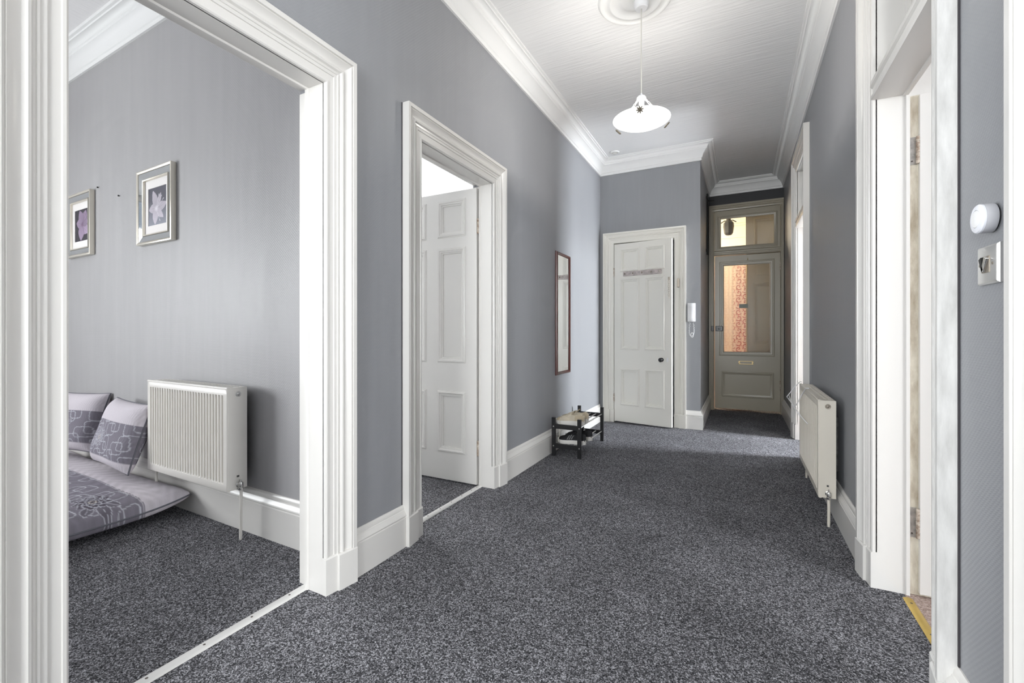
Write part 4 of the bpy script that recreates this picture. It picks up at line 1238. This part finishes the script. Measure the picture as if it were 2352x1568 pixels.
def print_cushion(u, v, seed=0):
    """u across, v up, metres from the lower corner; 0.56 x 0.42"""
    if v > 0.285 or v < 0.058: c = LIGHT
    else:
        c = GREY
        pn = peony(u - 0.22 - seed * 0.1, v - 0.17, 0.060, False)
        if pn: c = pn
        elif scroll_lines(u * 0.97 + v * 0.2, v - u * 0.1, 0.20) < 0.0026: c = LINE
        if abs(v - 0.285) < 0.003 or abs(v - 0.058) < 0.003: c = mixc(GREY, LIGHT, 0.5)
    return weave(c, u, v)

def pillow(name, mtx, wd, ht, th, fn, label, cat, group=None, nx=120, ny=100, pucker=0.03, flat_under=0.0, corner=0.0, exp_=0.42, wob=0.006, world_floor=False):
    """stuffed cushion in its own x-y plane, seam at z = 0; front side z > 0"""
    e = bpy.data.objects.new(name, None)
    put(e)
    e.matrix_world = mtx
    WM[e.name] = mtx.copy()
    meta(e, label, cat, group)
    def pos(i, k, side):
        u, v = i / nx * 2 - 1, k / ny * 2 - 1
        # edges pulled in between the corners
        x = u * wd / 2 * (1 - pucker * (1 - v * v) ** 0 * (v * v < 2) * (1 - abs(v) ** 2.5) * abs(u))
        y = v * ht / 2 * (1 - pucker * (1 - abs(u) ** 2.5) * abs(v))
        q = max(0, (1 - u ** 4) * (1 - v ** 4)) ** exp_
        z = th * q * (1 if side > 0 else -flat_under)
        z += wob * q * math.sin(u * 5 + 1) * math.sin(v * 4 + 0.6)
        z += corner * (abs(u * v) ** 3) 
        return (x, y, z)
    for side, nm in ((1, 'front_cover'), (-1, 'back_cover')):
        mb = MB()
        cols = []
        for i in range(nx + 1):
            for k in range(ny + 1):
                mb.v.append(pos(i, k, side))
                cols.append(fn(i / nx * wd, k / ny * ht) if side > 0 else fn(i / nx * wd, k / ny * ht))
        for i in range(nx):
            for k in range(ny):
                a = i * (ny + 1) + k
                mb.f.append((a, a + ny + 1, a + ny + 2, a + 1) if side > 0 else (a, a + 1, a + ny + 2, a + ny + 1))
        mb.build(nm, M['fabric'], e, smooth=True, cols=cols)
    pts = [pos(i, 0, 1) for i in range(0, nx, 4)] + [pos(nx, k, 1) for k in range(0, ny, 4)] + [pos(i, ny, 1) for i in range(nx, 0, -4)] + [pos(0, k, 1) for k in range(ny, 0, -4)]
    MB().tube(pts, 0.0048, 8, closed=True).build('piping', M['piping'], e, smooth=True)
    return e

# floor cushion: local x from wall side outwards, local y along; seam half way up
def m_mattress(u, v):
    # u: 0..W across (0 at the wall), v: 0..L (0 at the end nearest the door)
    return print_mattress(v, u)
MW, ML = 0.88, 1.95
ang = math.radians(-2.0)
ex = Vector((math.sin(ang), -math.cos(ang), 0))    # away from the wall
ey = Vector((-math.cos(ang), -math.sin(ang), 0))   # into the room
ez = ex.cross(ey)
if ez.z < 0: ez = -ez
cen = Vector((-2.955, 1.500, 0.075)) + ex * MW / 2 + ey * ML / 2
mm = Matrix(((ex.x, ey.x, 0, cen.x), (ex.y, ey.y, 0, cen.y), (0, 0, 1, cen.z), (0, 0, 0, 1)))
pillow('floor_cushion', mm, MW, ML, 0.115, m_mattress, 'large lilac grey flowered floor cushion lying along the bedroom wall', 'cushion', None, 200, 300, 0.025, 0.62, 0.045, 0.30, 0.004)

def leaning(cx, cy, cz, yaw, lean, wd, ht, th, fn, label):
    # local x to the viewer's right along the wall, local y up the cushion, local z towards the viewer
    fx = Vector((math.cos(yaw), math.sin(yaw), 0))
    nrm = Vector((math.sin(yaw), -math.cos(yaw), 0))
    up = (Vector((0, 0, 1)) * math.cos(lean) - nrm * math.sin(lean)).normalized()
    fz = fx.cross(up)
    mtx = Matrix(((fx.x, up.x, fz.x, cx), (fx.y, up.y, fz.y, cy), (fx.z, up.z, fz.z, cz), (0, 0, 0, 1)))
    return pillow('scatter_cushion', mtx, wd, ht, th, fn, label, 'cushion', 'scatter cushions against the bedroom wall', 120, 100, 0.05, 0.85, 0.0, 0.5)
leaning(-3.545, 1.400, 0.445, -0.09, 0.30, 0.60, 0.42, 0.085, lambda u, v: print_cushion(u, v), 'flowered grey cushion leaning beside the bedroom radiator')
leaning(-4.385, 1.435, 0.445, 0.25, 0.28, 0.56, 0.42, 0.085, lambda u, v: print_cushion(u, v, 1), 'darker flowered cushion cut off by the doorway edge')

# ------------------------------------------------------------------ entrance recess extras and the landing outside
bar = empty('wall_bar', (XN, 6.42, 2.1), 0, 'thin black upright bar on the recess wall beside the entrance', 'bar')
MB().tube([(XN + 0.014, 6.42, 2.12), (XN + 0.014, 6.42, 2.93)], 0.011, 12).build('upright', M['iron'], bar, world=True, smooth=40)
MB().tube([(XN + 0.012, 6.42, 2.84), (XN + 0.05, 6.46, 2.84), (XN + 0.09, 6.47, 2.845)], 0.006, 8).build('hook_arm', M['iron'], bar, world=True)
for z in (2.18, 2.88):
    B(XN + 0.0005, XN + 0.016, 6.405, 6.435, z - 0.02, z + 0.02).build('bracket', M['iron'], bar, world=True, bevel=0.003)

sd = empty('storm_door', (0.45, 7.45, 0), PI, 'beige panelled storm door leaf standing open outside the glass', 'door')
lf = MB().gridsolid([-0.40, 0.375], [0.0, 2.9], [(-0.28, 0.25, 1.95, 2.75), (-0.28, 0.25, 0.95, 1.8), (-0.28, 0.25, 0.2, 0.8)], 0, -0.045).build('leaf', M['beige'], sd)
for z0, z1 in ((1.95, 2.75), (0.95, 1.8), (0.2, 0.8)):
    B(-0.279, 0.249, -0.03, -0.014, z0, z1).build('panel', M['beige'], sd)
    ring(-0.28, 0.25, z0, z1, MOULD, 0).build('panel_moulding', M['beige'], sd)
ln = empty('stair_lantern', (-0.165, 7.95, 2.83), 0, 'dark iron lantern seen through the transom light', 'lantern')
MB().tube([(0, 0, 0.572), (0, 0, 0.12)], 0.008, 8).build('rod', M['iron'], ln)
MB().lathe([(0.0001, 0.13), (0.03, 0.12), (0.035, 0.07), (0.05, 0.05), (0.075, 0.02), (0.078, -0.04), (0.065, -0.14), (0.045, -0.17), (0.0001, -0.18)], 8).build('body', M['iron'], ln)
MB().tube([(-0.11, 0, 0.03), (-0.06, 0, 0.06), (0.06, 0, 0.06), (0.11, 0, 0.03)], 0.008, 6).build('arms', M['iron'], ln)
cm, cnt, cb = newmat('backing_cloth')
ca_ = N(cnt, 'ShaderNodeAttribute', attribute_name='print')
cd_ = N(cnt, 'ShaderNodeBsdfDiffuse')
ct_ = N(cnt, 'ShaderNodeBsdfTranslucent')
cx_ = N(cnt, 'ShaderNodeMixShader')
cx_.inputs[0].default_value = 0.65
for q_ in (cd_, ct_): cnt.links.new(ca_.outputs['Color'], q_.inputs['Color'])
cnt.links.new(cd_.outputs[0], cx_.inputs[1])
cnt.links.new(ct_.outputs[0], cx_.inputs[2])
cnt.links.new(cx_.outputs[0], cnt.nodes['Material Output'].inputs[0])
M['backing'] = cm
cu = empty('scroll_backing', (-0.08, 7.08, 0), 0, 'pink curtain with red scrolls made up for the red seen in the door glass', 'backing')  # cloth made up for an unknown red thing behind the glass
def print_backing(x, z):  # scrolls painted in where embossed glass bends the red behind it
    p = 0.088
    ix, iz = math.floor(x / p), math.floor((z + (0.5 * p if math.floor(x / p) % 2 else 0)) / p)
    lx = x - (ix + 0.5) * p
    lz = (z + (0.5 * p if ix % 2 else 0)) - (iz + 0.5) * p
    sg = 1 if (ix + iz) % 2 else -1
    r = math.hypot(lx, lz)
    a = (math.atan2(lz, lx * sg) + PI * 2 + 0.6) % (2 * PI)
    line = abs(r - (0.010 + 0.0052 * a)) < 0.0052 or r < 0.006
    line = line or abs(lx * sg - 0.6 * lz + 0.012) < 0.004 and abs(lz) > 0.02
    red = min(1, max(0.16, (x - 0.12) / 0.06)) * (0.50 + 0.50 * max(0, 1 - (z - 0.8) / 1.2))
    base = mixc((0.86, 0.76, 0.66), (0.78, 0.50, 0.44), red * 0.6)
    return mixc(base, (0.36, 0.008, 0.012), min(1, red * 1.4)) if line else base
mbc = MB()
cols = []
nx, nz = 80, 420
for i in range(nx + 1):
    for k in range(nz + 1):
        x = 0.315 * i / nx
        mbc.v.append((-0.222 + x * 0.927, 7.06 + 0.0012 * math.sin(i * 0.45), 0.02 + 2.08 * k / nz))
        cols.append(print_backing(x, 2.08 * k / nz))
for i in range(nx):
    for k in range(nz):
        a = i * (nz + 1) + k
        mbc.f.append((a, a + nz + 1, a + nz + 2, a + 1))
clo = mbc.build('cloth', M['backing'], cu, world=True, smooth=True, cols=cols)
MB().tube([(-0.25, 7.075, 2.115), (0.09, 7.075, 2.115)], 0.012, 10).build('rail', M['bronze'], cu, world=True)
for x in (-0.242, 0.084):
    MB().tube([(x, 7.085, 0.0), (x, 7.075, 2.115)], 0.010, 10).build('post', M['bronze'], cu, world=True)
structure(B(-2.0, 1.3, 8.975, 8.999, 0.0, 2.3), 'trim_8', M['pinkish'], 'pale pink dado panel along the landing wall', 'dado')
for i, z in enumerate((2.58, 2.80, 3.02)):
    tr = structure(B(-2.0, 1.3, 8.96, 9.0, z, z + 0.03), f'trim_{5 + i}', M['stair_cream'], ('lowest', 'middle', 'highest')[i] + ' cream moulding line across the landing wall', 'trim')
sl = bpy.data.lights.new('landing_lamp', 'POINT')
sl.energy = 68
sl.color = (1.0, 0.90, 0.72)
sl.shadow_soft_size = 0.15
so = bpy.data.objects.new('landing_lamp', sl)
C.objects.link(so)
so.location = (-0.95, 7.80, 2.60)
